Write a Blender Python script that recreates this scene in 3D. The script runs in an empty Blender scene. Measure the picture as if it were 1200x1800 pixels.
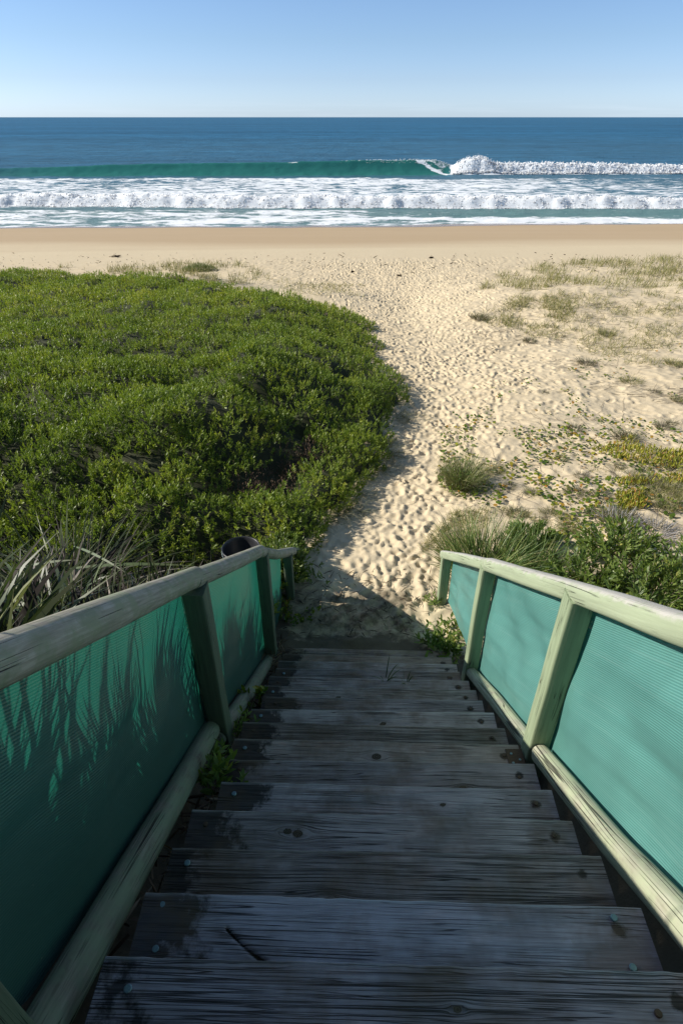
import bpy, math, random
import numpy as np
from mathutils import Vector
PI = math.pi
rng = np.random.default_rng(11)
random.seed(5)
scene = bpy.context.scene
C = scene.collection

# ------------------------------------------------------------------ frames
CAM_H = 7.6                       # eye height above the sea (m)
FPX, PITCH = 1037.0, math.radians(33.8)
CP, SP = math.cos(PITCH), math.sin(PITCH)
YAW = math.radians(1.5)
CY, SY = math.cos(YAW), math.sin(YAW)
SLOPE = math.radians(35.46)
TS = math.tan(SLOPE)
F0, D0, RUN, RISE = 0.655, 1.921, 0.2289, 0.1630

def W(s, t, z):                   # stair frame (along, across, world height) -> world
    return (s*SY + t*CY, s*CY - t*SY, z)
def stair_z(s):                   # height of the line of the tread noses
    return CAM_H - (D0 + (s-F0)*TS)
def px(x, y, z):                  # point of the photograph's ray at world height z
    u = (x-600)/FPX; v = (y-900)/FPX
    k = (CAM_H-z)/(SP + v*CP)
    return u*k, (CP - v*SP)*k

# ------------------------------------------------------------------ noise
_perm = rng.permutation(4096)
_val = rng.random(4096)
def vnoise(x, y, seed=0):
    x = np.asarray(x, float) + seed*17.31; y = np.asarray(y, float) + seed*9.73
    xi = np.floor(x).astype(np.int64); yi = np.floor(y).astype(np.int64)
    xf = x-xi; yf = y-yi
    u = xf*xf*xf*(xf*(xf*6-15)+10); v = yf*yf*yf*(yf*(yf*6-15)+10)
    def h(a, b): return _val[_perm[(_perm[a & 4095] + b) & 4095]]
    return ((h(xi, yi)*(1-u)+h(xi+1, yi)*u)*(1-v) + (h(xi, yi+1)*(1-u)+h(xi+1, yi+1)*u)*v)*2-1
def fbm(x, y, oct=4, seed=0, gain=.5):
    a = 1; s = 0; n = 0
    for k in range(oct):
        s = s + a*vnoise(x*2**k, y*2**k, seed+k*3); n += a; a *= gain
    return s/n
def sstep(a, b, x):
    t = np.clip((np.asarray(x, float)-a)/(b-a), 0, 1); return t*t*(3-2*t)

# ------------------------------------------------------------------ mesh helpers
def mesh_np(name, V, Q, attrs=None, uv=None, smooth=True):
    V = np.ascontiguousarray(V, dtype=np.float32); Q = np.ascontiguousarray(Q, dtype=np.int32)
    k = Q.shape[1]
    me = bpy.data.meshes.new(name)
    me.vertices.add(len(V)); me.vertices.foreach_set('co', V.ravel())
    me.loops.add(Q.size); me.loops.foreach_set('vertex_index', Q.ravel())
    me.polygons.add(len(Q)); me.polygons.foreach_set('loop_start', np.arange(0, Q.size, k, dtype=np.int32))
    me.polygons.foreach_set('use_smooth', np.full(len(Q), smooth, dtype=bool))
    me.update(calc_edges=True)
    for nm, arr in (attrs or {}).items():
        a = me.attributes.new(nm, 'FLOAT', 'POINT')
        a.data.foreach_set('value', np.ascontiguousarray(arr, dtype=np.float32).ravel())
    if uv is not None:
        l = me.uv_layers.new(name='UVMap')
        l.data.foreach_set('uv', np.ascontiguousarray(uv[Q.ravel()], dtype=np.float32).ravel())
    return me
def grid_quads(ny, nx):
    i = np.arange((ny-1)*nx).reshape(ny-1, nx)[:, :-1]
    return np.stack([i, i+1, i+nx+1, i+nx], -1).reshape(-1, 4)
def link(name, me, mat, parent=None):
    o = bpy.data.objects.new(name, me); C.objects.link(o)
    if mat is not None: me.materials.append(mat)
    if parent is not None: o.parent = parent
    return o
def tag(o, label=None, cat=None, group=None, kind=None):
    if label: o['label'] = label
    if cat: o['category'] = cat
    if group: o['group'] = group
    if kind: o['kind'] = kind
    return o
def empty(name, loc):
    o = bpy.data.objects.new(name, None); o.location = loc; C.objects.link(o)
    o.empty_display_size = .1
    return o
class MB:                          # plain collector of pieces
    def __init__(s): s.v = []; s.f = []; s.uv = []; s.n = 0; s.sm = True
    def add(s, V, Q, UV=None):
        V = np.asarray(V, float); s.v.append(V); s.f.append(np.asarray(Q)+s.n)
        s.uv.append(UV if UV is not None else np.zeros((len(V), 2))); s.n += len(V)
    def mesh(s, name, smooth=True, origin=(0, 0, 0)):
        V = np.concatenate(s.v)-np.array(origin); return mesh_np(name, V, np.concatenate(s.f), uv=np.concatenate(s.uv), smooth=smooth)
def tube(pts, rad, seg=18, sub=14, wob=.05, seed=0, flat=None, caps=True):
    """log along pts (world); rad number or list; returns V,Q,UV"""
    P = np.array(pts, float)
    L = np.r_[0, np.cumsum(np.linalg.norm(np.diff(P, axis=0), axis=1))]
    n = max(3, int(L[-1]*sub)); q = np.linspace(0, L[-1], n)
    X = np.stack([np.interp(q, L, P[:, i]) for i in range(3)], 1)
    R = np.interp(q, L, rad) if np.ndim(rad) else np.full(n, float(rad))
    T = np.gradient(X, axis=0); T /= np.linalg.norm(T, axis=1)[:, None]
    up = np.array([0, 0, 1.]) if abs(T[0, 2]) < .9 else np.array([0, 1., 0])
    A = np.cross(T, up); A /= np.linalg.norm(A, axis=1)[:, None]; B = np.cross(A, T)
    th = np.linspace(0, 2*PI, seg+1)
    TH, QQ = np.meshgrid(th, q)
    rr = R[:, None]*(1+wob*fbm(np.cos(TH)*.8+QQ*1.2+seed, np.sin(TH)*.8+QQ*.4, 3, seed))
    rr[:, -1] = rr[:, 0]
    ca = np.cos(TH); sa = np.sin(TH)
    if flat is not None:           # squarish section: superellipse
        e = flat; k = (np.abs(ca)**e+np.abs(sa)**e)**(-1/e); ca = ca*k; sa = sa*k
    bend = fbm(q*.6+seed, q*0, 2, seed+5)*R*.25
    V = X[:, None]+A[:, None]*(ca*rr+bend[:, None])[..., None]+B[:, None]*(sa*rr)[..., None]
    UV = np.stack([QQ+seed*3.1, TH/(2*PI)*2*PI*R.mean()], -1).reshape(-1, 2)
    V = V.reshape(-1, 3); Q = grid_quads(n, seg+1)
    if caps:
        for e, k in ((0, 0), (n-1, 1)):
            c = V[e*(seg+1):(e+1)*(seg+1)]; ctr = c.mean(0)
            d = T[e]*(1 if k else -1)*R[e]*.06
            b = len(V); inner = ctr+(c-ctr)*.9+d
            ctrs = np.repeat((ctr+d)[None], seg+1, 0)
            V = np.concatenate([V, c, inner, ctrs])
            UV = np.concatenate([UV, UV[e*(seg+1):(e+1)*(seg+1)]*1, UV[:seg+1]*.3, UV[:seg+1]*.1])
            g = grid_quads(3, seg+1)+b
            if not k: g = g[:, ::-1]
            Q = np.concatenate([Q, g])
    return V, Q[:, ::-1], UV
def box(c, hx, hy, hz, bev=.006, ax=None, seed=0, wob=.002, nz=14):
    """bevelled post: c base centre, axes; nz stations along its height"""
    ring = []
    b = bev
    for sx, sy in ((1, 1), (-1, 1), (-1, -1), (1, -1)):
        cx, cy = sx*(hx-b), sy*(hy-b)
        a0 = {(1, 1): 0, (-1, 1): 90, (-1, -1): 180, (1, -1): 270}[(sx, sy)]
        for k in range(4):
            a = math.radians(a0+k*30); ring.append((cx+b*math.cos(a), cy+b*math.sin(a)))
    ring = np.array(ring+[ring[0]]); m = len(ring)
    per = np.r_[0, np.cumsum(np.linalg.norm(np.diff(ring, axis=0), axis=1))]
    z = np.linspace(0, hz, nz)
    A, Bv, Z = ax if ax else (np.array([1., 0, 0]), np.array([0, 1., 0]), np.array([0, 0, 1.]))
    V = []; UV = []
    for i, zz in enumerate(z):
        dx = fbm(np.full(m, zz*2+seed), ring[:, 0]*8, 2, seed)*wob; dy = fbm(np.full(m, zz*2+seed), ring[:, 1]*8+5, 2, seed+1)*wob
        dx[-1] = dx[0]; dy[-1] = dy[0]
        V.append(np.array(c)+(ring[:, 0]+dx)[:, None]*A+(ring[:, 1]+dy)[:, None]*Bv+zz*Z); UV.append(np.stack([np.full(m, zz+seed*1.7), per], 1))
    V = np.concatenate(V); UV = np.concatenate(UV); Q = grid_quads(nz, m)
    for e, k in ((0, 0), (nz-1, 1)):
        cc = V[e*m:(e+1)*m]; ctr = cc.mean(0); n = len(V)
        V = np.concatenate([V, cc, np.repeat(ctr[None], m, 0)]); UV = np.concatenate([UV, UV[:m]*.5, UV[:m]*.1])
        g = grid_quads(2, m)+n
        Q = np.concatenate([Q, g if k else g[:, ::-1]])
    return V, Q, UV

def norm(a): return a/np.maximum(np.linalg.norm(a, axis=-1, keepdims=True), 1e-9)
def ribbons(P, Dr, L, Wd, K=3, prof=None, droop=0.0, side=None, fold=0.0, rnd=None):
    """M blades: base P, direction Dr, length L, width Wd -> V,Q,rnd"""
    M = len(P); Dr = norm(Dr)
    L = np.broadcast_to(L, M); Wd = np.broadcast_to(Wd, M); droop = np.broadcast_to(droop, M)
    if side is None:
        side = norm(np.cross(Dr, rng.normal(size=(M, 3))))
    prof = np.array(prof if prof is not None else [.2, 1, .05])
    K = len(prof); t = np.linspace(0, 1, K)
    V = np.empty((M, K, 2, 3))
    hz = norm(np.concatenate([Dr[:, :2]+1e-4, np.zeros((M, 1))], 1))
    for k in range(K):
        tt = t[k]
        p = P+Dr*(L*tt)[:, None]
        bend = (droop*L*tt*tt)[:, None]
        p = p + hz*bend*.45 - np.array([0, 0, 1.])*bend
        w = side*(Wd*prof[k]*.5)[:, None]
        V[:, k, 0] = p-w; V[:, k, 1] = p+w
    i = np.arange(M)[:, None]*(2*K)+np.arange(K-1)[None]*2
    Q = np.stack([i, i+1, i+3, i+2], -1).reshape(-1, 4)
    r = rng.random(M) if rnd is None else np.broadcast_to(rnd, M)
    return V.reshape(-1, 3), Q, np.repeat(r, 2*K), np.tile(np.repeat(t, 2), M)
class LB:
    def __init__(s): s.V = []; s.Q = []; s.r = []; s.t = []; s.n = 0
    def add(s, *a, **k):
        V, Q, r, t = ribbons(*a, **k); s.V.append(V); s.Q.append(Q+s.n); s.r.append(r); s.t.append(t); s.n += len(V)
    def build(s, name, mat, parent=None, origin=(0, 0, 0), smooth=True):
        V = np.concatenate(s.V)-np.array(origin)
        me = mesh_np(name, V, np.concatenate(s.Q), attrs={'rnd': np.concatenate(s.r), 'along': np.concatenate(s.t)}, smooth=smooth)
        return link(name, me, mat, parent)

# ------------------------------------------------------------------ materials
def mat_new(name):
    m = bpy.data.materials.new(name); m.use_nodes = True
    nt = m.node_tree; nt.nodes.clear()
    out = nt.nodes.new('ShaderNodeOutputMaterial')
    return m, nt, out
def N(nt, t, **k):
    n = nt.nodes.new(t)
    for a, b in k.items():
        if a in n.inputs: n.inputs[a].default_value = b
        else: setattr(n, a, b)
    return n
def ramp(nt, src, stops, interp='LINEAR'):
    r = nt.nodes.new('ShaderNodeValToRGB'); cr = r.color_ramp; cr.interpolation = interp
    while len(cr.elements) > 1: cr.elements.remove(cr.elements[-1])
    cr.elements[0].position = stops[0][0]; cr.elements[0].color = (*stops[0][1], 1)
    for p, c in stops[1:]:
        e = cr.elements.new(p); e.color = (*c, 1)
    nt.links.new(src, r.inputs[0]); return r.outputs[0]
def g3(v): return (v, v, v)
def mixc(nt, fac, a, b, mode='MIX'):
    m = nt.nodes.new('ShaderNodeMix'); m.data_type = 'RGBA'; m.blend_type = mode
    for s, i in ((fac, 0), (a, 6), (b, 7)):
        if isinstance(s, (int, float)): m.inputs[i].default_value = s
        elif isinstance(s, tuple): m.inputs[i].default_value = (*s, 1)
        else: nt.links.new(s, m.inputs[i])
    return m.outputs[2]
def math_(nt, op, a, b=None, c=None, clamp=False):
    m = nt.nodes.new('ShaderNodeMath'); m.operation = op; m.use_clamp = clamp
    for i, s in enumerate((a, b, c)):
        if s is None: continue
        if isinstance(s, (int, float)): m.inputs[i].default_value = s
        else: nt.links.new(s, m.inputs[i])
    return m.outputs[0]
def noise(nt, vec, scale, detail=4, rough=.55, dist=0., sc=None):
    n = nt.nodes.new('ShaderNodeTexNoise'); n.inputs['Scale'].default_value = scale
    n.inputs['Detail'].default_value = detail; n.inputs['Roughness'].default_value = rough; n.inputs['Distortion'].default_value = dist
    if sc:
        mp = nt.nodes.new('ShaderNodeMapping'); mp.inputs['Scale'].default_value = sc; nt.links.new(vec, mp.inputs[0]); vec = mp.outputs[0]
    nt.links.new(vec, n.inputs['Vector']); return n.outputs[0]
def attr(nt, name):
    a = nt.nodes.new('ShaderNodeAttribute'); a.attribute_name = name; return a.outputs['Fac']
def bump(nt, h, strength=.5, dist=.01, nrm=None):
    b = nt.nodes.new('ShaderNodeBump'); b.inputs['Strength'].default_value = strength; b.inputs['Distance'].default_value = dist
    nt.links.new(h, b.inputs['Height'])
    if nrm is not None: nt.links.new(nrm, b.inputs['Normal'])
    return b.outputs[0]

def foliage(name, stops, rough=.45, trans=.25, spec=.4, tip=None, cscale=0):
    m, nt, out = mat_new(name)
    r = attr(nt, 'rnd')
    if cscale:
        geo = N(nt, 'ShaderNodeNewGeometry')
        nz = noise(nt, geo.outputs['Position'], cscale, 3)
        r = math_(nt, 'ADD', math_(nt, 'MULTIPLY', r, .55), math_(nt, 'MULTIPLY', math_(nt, 'SUBTRACT', nz, .27), .95), clamp=True)
    col = ramp(nt, r, stops)
    if tip:
        t = attr(nt, 'along'); f = math_(nt, 'MULTIPLY', math_(nt, 'POWER', t, 3.), tip[1])
        col = mixc(nt, f, col, tip[0])
    p = N(nt, 'ShaderNodeBsdfPrincipled'); nt.links.new(col, p.inputs['Base Color'])
    p.inputs['Roughness'].default_value = rough; p.inputs['Specular IOR Level'].default_value = spec
    tr = N(nt, 'ShaderNodeBsdfTranslucent')
    tc = mixc(nt, 1., col, (1.25, 1.3, .55), 'MULTIPLY'); nt.links.new(tc, tr.inputs[0])
    mx = N(nt, 'ShaderNodeMixShader'); mx.inputs[0].default_value = trans
    nt.links.new(p.outputs[0], mx.inputs[1]); nt.links.new(tr.outputs[0], mx.inputs[2]); nt.links.new(mx.outputs[0], out.inputs[0])
    return m

def wood(name, base, dark, light, paint=None, paint_amt=.5, grain=(1.2, 55), crack=.5, stain=False, bumpd=.004, worn=None):
    """grain runs along UV u (metres); knots come in through the warped UV"""
    m, nt, out = mat_new(name)
    uv = N(nt, 'ShaderNodeTexCoord').outputs['UV']
    geo = N(nt, 'ShaderNodeNewGeometry'); pos = geo.outputs['Position']
    g1 = noise(nt, uv, 1, 5, .6, .3, (grain[0], grain[1], 1))
    g2 = noise(nt, uv, 1, 4, .6, .3, (grain[0]*5, grain[1]*3.2, 1))
    big = noise(nt, pos, 3.2, 4, .6)
    col = ramp(nt, g1, [(.25, dark), (.5, base), (.75, light)])
    col = mixc(nt, .45, col, ramp(nt, g2, [(.36, dark), (.62, light)]))
    col = mixc(nt, .6, col, ramp(nt, big, [(.3, g3(.55)), (.7, g3(1.15))]), 'MULTIPLY')
    if paint:
        pm = noise(nt, pos, 9, 5, .65)
        pmr = ramp(nt, pm, [(.5-paint_amt*.25, g3(1)), (.62-paint_amt*.1, g3(0))]) if paint_amt < 1 else None
        pn = noise(nt, uv, 1, 4, .6, .1, (grain[0]*1.4, grain[1]*.8, 1))
        pcol = mixc(nt, .55, paint, ramp(nt, pn, [(.3, g3(.62)), (.62, g3(1.12))]), 'MULTIPLY')
        if pmr is None: col = mixc(nt, .85, col, pcol)
        else: col = mixc(nt, math_(nt, 'MULTIPLY', math_(nt, 'SUBTRACT', 1.0, pmr), .85), col, pcol)
    # long drying cracks: thin band of a stretched noise
    c1 = noise(nt, uv, 1, 1, .5, .5, (grain[0]*.8, grain[1]*1.15, 1))
    cm = noise(nt, uv, 1, 3, .6, 0, (1.9, 6, 1))
    d = math_(nt, 'ABSOLUTE', math_(nt, 'SUBTRACT', c1, .5))
    cr = ramp(nt, d, [(0.0, g3(1)), (.004+.008*crack, g3(.8)), (.009+.018*crack, g3(0))])
    cg = ramp(nt, cm, [(.62-.25*crack, g3(0)), (.70-.2*crack, g3(1))])
    crk = math_(nt, 'MULTIPLY', cr, cg)
    if stain:
        c2 = noise(nt, uv, 1, 1, .5, .8, (.8, 95, 1)); d2 = math_(nt, 'ABSOLUTE', math_(nt, 'SUBTRACT', c2, .5))
        k2 = math_(nt, 'MULTIPLY', ramp(nt, d2, [(0.0, g3(1)), (.02, g3(.8)), (.045, g3(0))]), ramp(nt, noise(nt, uv, 1, 3, .6, 0, (1.5, 9, 1)), [(.38, g3(0)), (.52, g3(1))]))
        crk = math_(nt, 'MAXIMUM', crk, math_(nt, 'MULTIPLY', k2, attr(nt, 'furrow')))
    col = mixc(nt, math_(nt, 'MULTIPLY', crk, .88), col, (.008, .007, .006))
    if worn:
        nz = N(nt, 'ShaderNodeSeparateXYZ'); nt.links.new(geo.outputs['Normal'], nz.inputs[0])
        wn = math_(nt, 'ADD', nz.outputs[2], math_(nt, 'MULTIPLY', math_(nt, 'SUBTRACT', noise(nt, pos, 14, 5, .7), .5), 1.6))
        col = mixc(nt, ramp(nt, wn, [(.35, g3(0)), (.75, g3(1))]), col, mixc(nt, g1, tuple(c*.7 for c in worn), tuple(c*1.15 for c in worn)))
    rough = .8
    h = math_(nt, 'SUBTRACT', math_(nt, 'MULTIPLY', g1, .5), math_(nt, 'MULTIPLY', crk, 1.3))
    h = math_(nt, 'ADD', h, math_(nt, 'MULTIPLY', g2, .2))
    if stain:
        st = attr(nt, 'stain'); sn = noise(nt, pos, 16, 6, .7)
        s = math_(nt, 'MULTIPLY', st, 1.0)
        s = math_(nt, 'ADD', s, math_(nt, 'MULTIPLY', math_(nt, 'SUBTRACT', sn, .5), 1.3))
        s = ramp(nt, s, [(.42, g3(0)), (.62, g3(1))])
        s = math_(nt, 'MULTIPLY', s, ramp(nt, st, [(.05, g3(0)), (.2, g3(1))]))
        col = mixc(nt, math_(nt, 'MULTIPLY', s, .85), col, (.014, .012, .011))
        col = mixc(nt, math_(nt, 'MULTIPLY', attr(nt, 'edge'), .85), col, (.50, .48, .43))
        tn = attr(nt, 'tone'); cb = nt.nodes.new('ShaderNodeCombineXYZ'); [nt.links.new(tn, cb.inputs[q]) for q in range(3)]; col = mixc(nt, 1., col, cb.outputs[0], 'MULTIPLY')
        hu = attr(nt, 'hue'); col = mixc(nt, 1., col, mixc(nt, hu, (.98, .86, .74), (.88, .92, 1.12)), 'MULTIPLY')
        kn = attr(nt, 'knot')
        ring = math_(nt, 'SINE', math_(nt, 'MULTIPLY', kn, 17.))
        kc = mixc(nt, math_(nt, 'MULTIPLY', math_(nt, 'ADD', ring, 1.), .5), (.05, .035, .025), (.13, .095, .07))
        col = mixc(nt, ramp(nt, kn, [(.02, g3(0)), (.15, g3(1))]), col, kc)
        ck = attr(nt, 'crack'); col = mixc(nt, ramp(nt, ck, [(.25, g3(0)), (.6, g3(1))]), col, (.005, .004, .004))
        mk = attr(nt, 'mark')
        mm = math_(nt, 'ADD', mk, math_(nt, 'MULTIPLY', math_(nt, 'SUBTRACT', noise(nt, pos, 34, 5, .7), .5), 1.6))
        col = mixc(nt, math_(nt, 'MULTIPLY', ramp(nt, mm, [(.6, g3(0)), (.95, g3(1))]), .55), col, (.34, .29, .22))
        # sand blown on to the lower treads
        sa = attr(nt, 'sandy'); sm = math_(nt, 'ADD', sa, math_(nt, 'MULTIPLY', math_(nt, 'SUBTRACT', noise(nt, pos, 11, 6, .7), .5), 1.5))
        col = mixc(nt, ramp(nt, sm, [(.55, g3(0)), (.8, g3(.9))]), col, (.36, .29, .21))
        # damp greenish algae
        br = noise(nt, pos, 3.7, 4, .65); col = mixc(nt, ramp(nt, br, [(.45, g3(0)), (.66, g3(.62))]), col, (.16, .10, .06))
        ag = noise(nt, pos, 2.1, 3, .6)
        col = mixc(nt, ramp(nt, ag, [(.5, g3(0)), (.75, g3(.3))]), col, (.06, .075, .04))
        h = math_(nt, 'ADD', h, math_(nt, 'MULTIPLY', ring, .05))
    p = N(nt, 'ShaderNodeBsdfPrincipled'); nt.links.new(col, p.inputs['Base Color']); p.inputs['Roughness'].default_value = rough
    p.inputs['Specular IOR Level'].default_value = .3
    nt.links.new(bump(nt, h, .9, bumpd), p.inputs['Normal'])
    nt.links.new(p.outputs[0], out.inputs[0]); return m

def cloth_mat(name, k, tcol):
    m, nt, out = mat_new(name)
    uv = N(nt, 'ShaderNodeTexCoord').outputs['UV']; sep = N(nt, 'ShaderNodeSeparateXYZ'); nt.links.new(uv, sep.inputs[0])
    wv = noise(nt, uv, 1, 3, .5, 0, (1.5, 3, 1))
    v = math_(nt, 'ADD', sep.outputs[1], math_(nt, 'MULTIPLY', wv, .012))
    rib = math_(nt, 'ADD', math_(nt, 'MULTIPLY', math_(nt, 'SINE', math_(nt, 'MULTIPLY', v, 2*PI/.0095)), .5), .5)
    streak = noise(nt, uv, 1, 4, .65, 0, (1.2, 60, 1))
    patch = noise(nt, uv, 2.2, 4, .6)
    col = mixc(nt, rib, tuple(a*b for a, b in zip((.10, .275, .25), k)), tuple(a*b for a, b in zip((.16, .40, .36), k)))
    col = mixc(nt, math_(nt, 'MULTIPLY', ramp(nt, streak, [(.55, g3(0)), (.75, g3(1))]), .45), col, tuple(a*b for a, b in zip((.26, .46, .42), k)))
    col = mixc(nt, .5, col, ramp(nt, patch, [(.3, g3(.7)), (.7, g3(1.15))]), 'MULTIPLY')
    # dusty scuffs
    sc = noise(nt, uv, 1, 6, .75, .4, (9, 60, 1)); spk = noise(nt, uv, 60, 2, .5)
    scm = math_(nt, 'MULTIPLY', ramp(nt, sc, [(.66, g3(0)), (.74, g3(1))]), .45)
    col = mixc(nt, scm, col, (.45, .5, .42))
    col = mixc(nt, math_(nt, 'MULTIPLY', ramp(nt, spk, [(.74, g3(0)), (.78, g3(1))]), .5), col, (.5, .52, .44))
    p = N(nt, 'ShaderNodeBsdfPrincipled'); nt.links.new(col, p.inputs['Base Color']); p.inputs['Roughness'].default_value = .42
    p.inputs['Specular IOR Level'].default_value = .5
    nt.links.new(bump(nt, math_(nt, 'ADD', rib, math_(nt, 'MULTIPLY', streak, .4)), .45, .0022), p.inputs['Normal'])
    tr = N(nt, 'ShaderNodeBsdfTranslucent'); nt.links.new(mixc(nt, rib, tcol, tuple(c*.8 for c in tcol)), tr.inputs[0])
    a = N(nt, 'ShaderNodeMixShader'); a.inputs[0].default_value = .25
    nt.links.new(p.outputs[0], a.inputs[1]); nt.links.new(tr.outputs[0], a.inputs[2])
    tp = N(nt, 'ShaderNodeBsdfTransparent')
    b = N(nt, 'ShaderNodeMixShader'); nt.links.new(math_(nt, 'MULTIPLY', math_(nt, 'SUBTRACT', 1.0, rib), .045), b.inputs[0])
    nt.links.new(a.outputs[0], b.inputs[1]); nt.links.new(tp.outputs[0], b.inputs[2]); nt.links.new(b.outputs[0], out.inputs[0])
    return m
def simple(name, col, rough=.6, metal=0., var=.25, scale=30, bumpd=0.):
    m, nt, out = mat_new(name); pos = N(nt, 'ShaderNodeNewGeometry').outputs['Position']
    n = noise(nt, pos, scale, 5, .65)
    c = mixc(nt, n, tuple(x*(1-var*1.6) for x in col), tuple(min(1, x*(1+var*1.6)) for x in col))
    p = N(nt, 'ShaderNodeBsdfPrincipled', Roughness=rough, Metallic=metal); nt.links.new(c, p.inputs['Base Color'])
    if bumpd: nt.links.new(bump(nt, n, .8, bumpd), p.inputs['Normal'])
    nt.links.new(p.outputs[0], out.inputs[0]); return m

def sand_mat():
    m, nt, out = mat_new('beach_sand'); pos = N(nt, 'ShaderNodeNewGeometry').outputs['Position']
    wet = attr(nt, 'wet'); soil_shade = attr(nt, 'soil_shade')
    n1 = noise(nt, pos, .5, 4, .6); n2 = noise(nt, pos, 6, 5, .7); n3 = noise(nt, pos, 90, 3, .7)
    col = mixc(nt, n1, (.65, .53, .35), (.71, .59, .40))
    col = mixc(nt, .35, col, ramp(nt, n2, [(.3, g3(.86)), (.7, g3(1.06))]), 'MULTIPLY')
    col = mixc(nt, .6, col, ramp(nt, n3, [(.28, g3(.72)), (.5, g3(1.0)), (.75, g3(1.08))]), 'MULTIPLY')
    ws = noise(nt, pos, 1, 4, .6, 0, (.05, .5, 1))
    wc = mixc(nt, ws, (.46, .335, .20), (.53, .40, .255))
    wm = ramp(nt, math_(nt, 'ADD', wet, math_(nt, 'MULTIPLY', math_(nt, 'SUBTRACT', ws, .5), .35)), [(.1, g3(0)), (.68, g3(1))])
    col = mixc(nt, wm, col, wc)
    vw = ramp(nt, wet, [(.86, g3(0)), (.97, g3(1))]); col = mixc(nt, vw, col, (.27, .19, .13))
    sm = math_(nt, 'ADD', soil_shade, math_(nt, 'MULTIPLY', math_(nt, 'SUBTRACT', noise(nt, pos, 7, 6, .7), .5), .9))
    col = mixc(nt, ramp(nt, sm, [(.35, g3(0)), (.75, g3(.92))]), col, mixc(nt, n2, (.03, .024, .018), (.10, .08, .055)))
    p = N(nt, 'ShaderNodeBsdfPrincipled'); nt.links.new(col, p.inputs['Base Color'])
    nt.links.new(ramp(nt, vw, [(0, g3(.95)), (1, g3(.22))]), p.inputs['Roughness'])
    p.inputs['Specular IOR Level'].default_value = .25
    hb = math_(nt, 'ADD', math_(nt, 'MULTIPLY', n3, .25), n2)
    nt.links.new(bump(nt, hb, .55, .02), p.inputs['Normal'])
    nt.links.new(p.outputs[0], out.inputs[0]); return m

def sea_mat():
    m, nt, out = mat_new('sea_water'); pos = N(nt, 'ShaderNodeNewGeometry').outputs['Position']
    foam = attr(nt, 'foam'); teal = attr(nt, 'teal'); shal = attr(nt, 'shallow')
    a = noise(nt, pos, 1, 5, .62, .3, (.022, .10, 1)); b = noise(nt, pos, 1, 6, .7, .6, (.35, .75, 1)); c = noise(nt, pos, 1, 5, .65, 0, (.8, 2.2, 1))
    d = noise(nt, pos, 1, 3, .5, 0, (.004, .02, 1))
    deep = mixc(nt, a, (.016, .092, .185), (.034, .16, .28))
    deep = mixc(nt, .6, deep, ramp(nt, d, [(.35, g3(.75)), (.65, g3(1.25))]), 'MULTIPLY'); deep = mixc(nt, .8, deep, ramp(nt, noise(nt, pos, 1, 8, .75, 0, (.09, .22, 1)), [(.36, g3(.62)), (.64, g3(1.4))]), 'MULTIPLY')
    col = mixc(nt, shal, deep, mixc(nt, a, (.13, .24, .26), (.24, .34, .34)))
    col = mixc(nt, teal, col, mixc(nt, a, (.02, .145, .13), (.04, .20, .175)))
    fn = math_(nt, 'ADD', math_(nt, 'MULTIPLY', b, .65), math_(nt, 'MULTIPLY', c, .35))
    fm = math_(nt, 'ADD', foam, math_(nt, 'MULTIPLY', math_(nt, 'SUBTRACT', fn, .5), 2.2))
    fk = ramp(nt, fm, [(.44, g3(0)), (.60, g3(1))])
    w1 = noise(nt, pos, 1, 6, .68, .4, (.35, .9, 1)); w2 = noise(nt, pos, 1, 4, .6, 0, (2.2, 4.5, 1))
    h = math_(nt, 'ADD', math_(nt, 'MULTIPLY', w1, 1.0), math_(nt, 'MULTIPLY', w2, .22))
    h = math_(nt, 'ADD', h, math_(nt, 'MULTIPLY', fk, .1))
    h = math_(nt, 'MULTIPLY', h, math_(nt, 'SUBTRACT', 1.0, math_(nt, 'MULTIPLY', teal, .85)))
    nb = bump(nt, h, .8, .55)
    df = N(nt, 'ShaderNodeBsdfDiffuse'); nt.links.new(col, df.inputs[0]); nt.links.new(nb, df.inputs['Normal'])
    gl = N(nt, 'ShaderNodeBsdfGlossy', Roughness=.22); nt.links.new(nb, gl.inputs['Normal'])
    fr = N(nt, 'ShaderNodeFresnel', IOR=1.33); nt.links.new(nb, fr.inputs['Normal'])
    wa = N(nt, 'ShaderNodeMixShader'); nt.links.new(math_(nt, 'MINIMUM', math_(nt, 'MULTIPLY', fr.outputs[0], .55), .17), wa.inputs[0])
    nt.links.new(df.outputs[0], wa.inputs[1]); nt.links.new(gl.outputs[0], wa.inputs[2])
    fx = N(nt, 'ShaderNodeBsdfPrincipled', Roughness=.9); fx.inputs['Base Color'].default_value = (.84, .87, .90, 1)
    fx.inputs['Subsurface Weight'].default_value = 1; fx.inputs['Subsurface Radius'].default_value = (1, 1, 1); fx.inputs['Subsurface Scale'].default_value = .45
    nt.links.new(bump(nt, h, .5, .25), fx.inputs['Normal'])
    mx = N(nt, 'ShaderNodeMixShader'); nt.links.new(fk, mx.inputs[0]); nt.links.new(wa.outputs[0], mx.inputs[1]); nt.links.new(fx.outputs[0], mx.inputs[2])
    nt.links.new(mx.outputs[0], out.inputs[0]); return m
def foam_mat():
    m, nt, out = mat_new('foam_white')
    fx = N(nt, 'ShaderNodeBsdfPrincipled', Roughness=.9); fx.inputs['Base Color'].default_value = (.95, .96, .97, 1)
    fx.inputs['Subsurface Weight'].default_value = 1; fx.inputs['Subsurface Radius'].default_value = (1, 1, 1); fx.inputs['Subsurface Scale'].default_value = .4
    nt.links.new(fx.outputs[0], out.inputs[0]); return m

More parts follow.
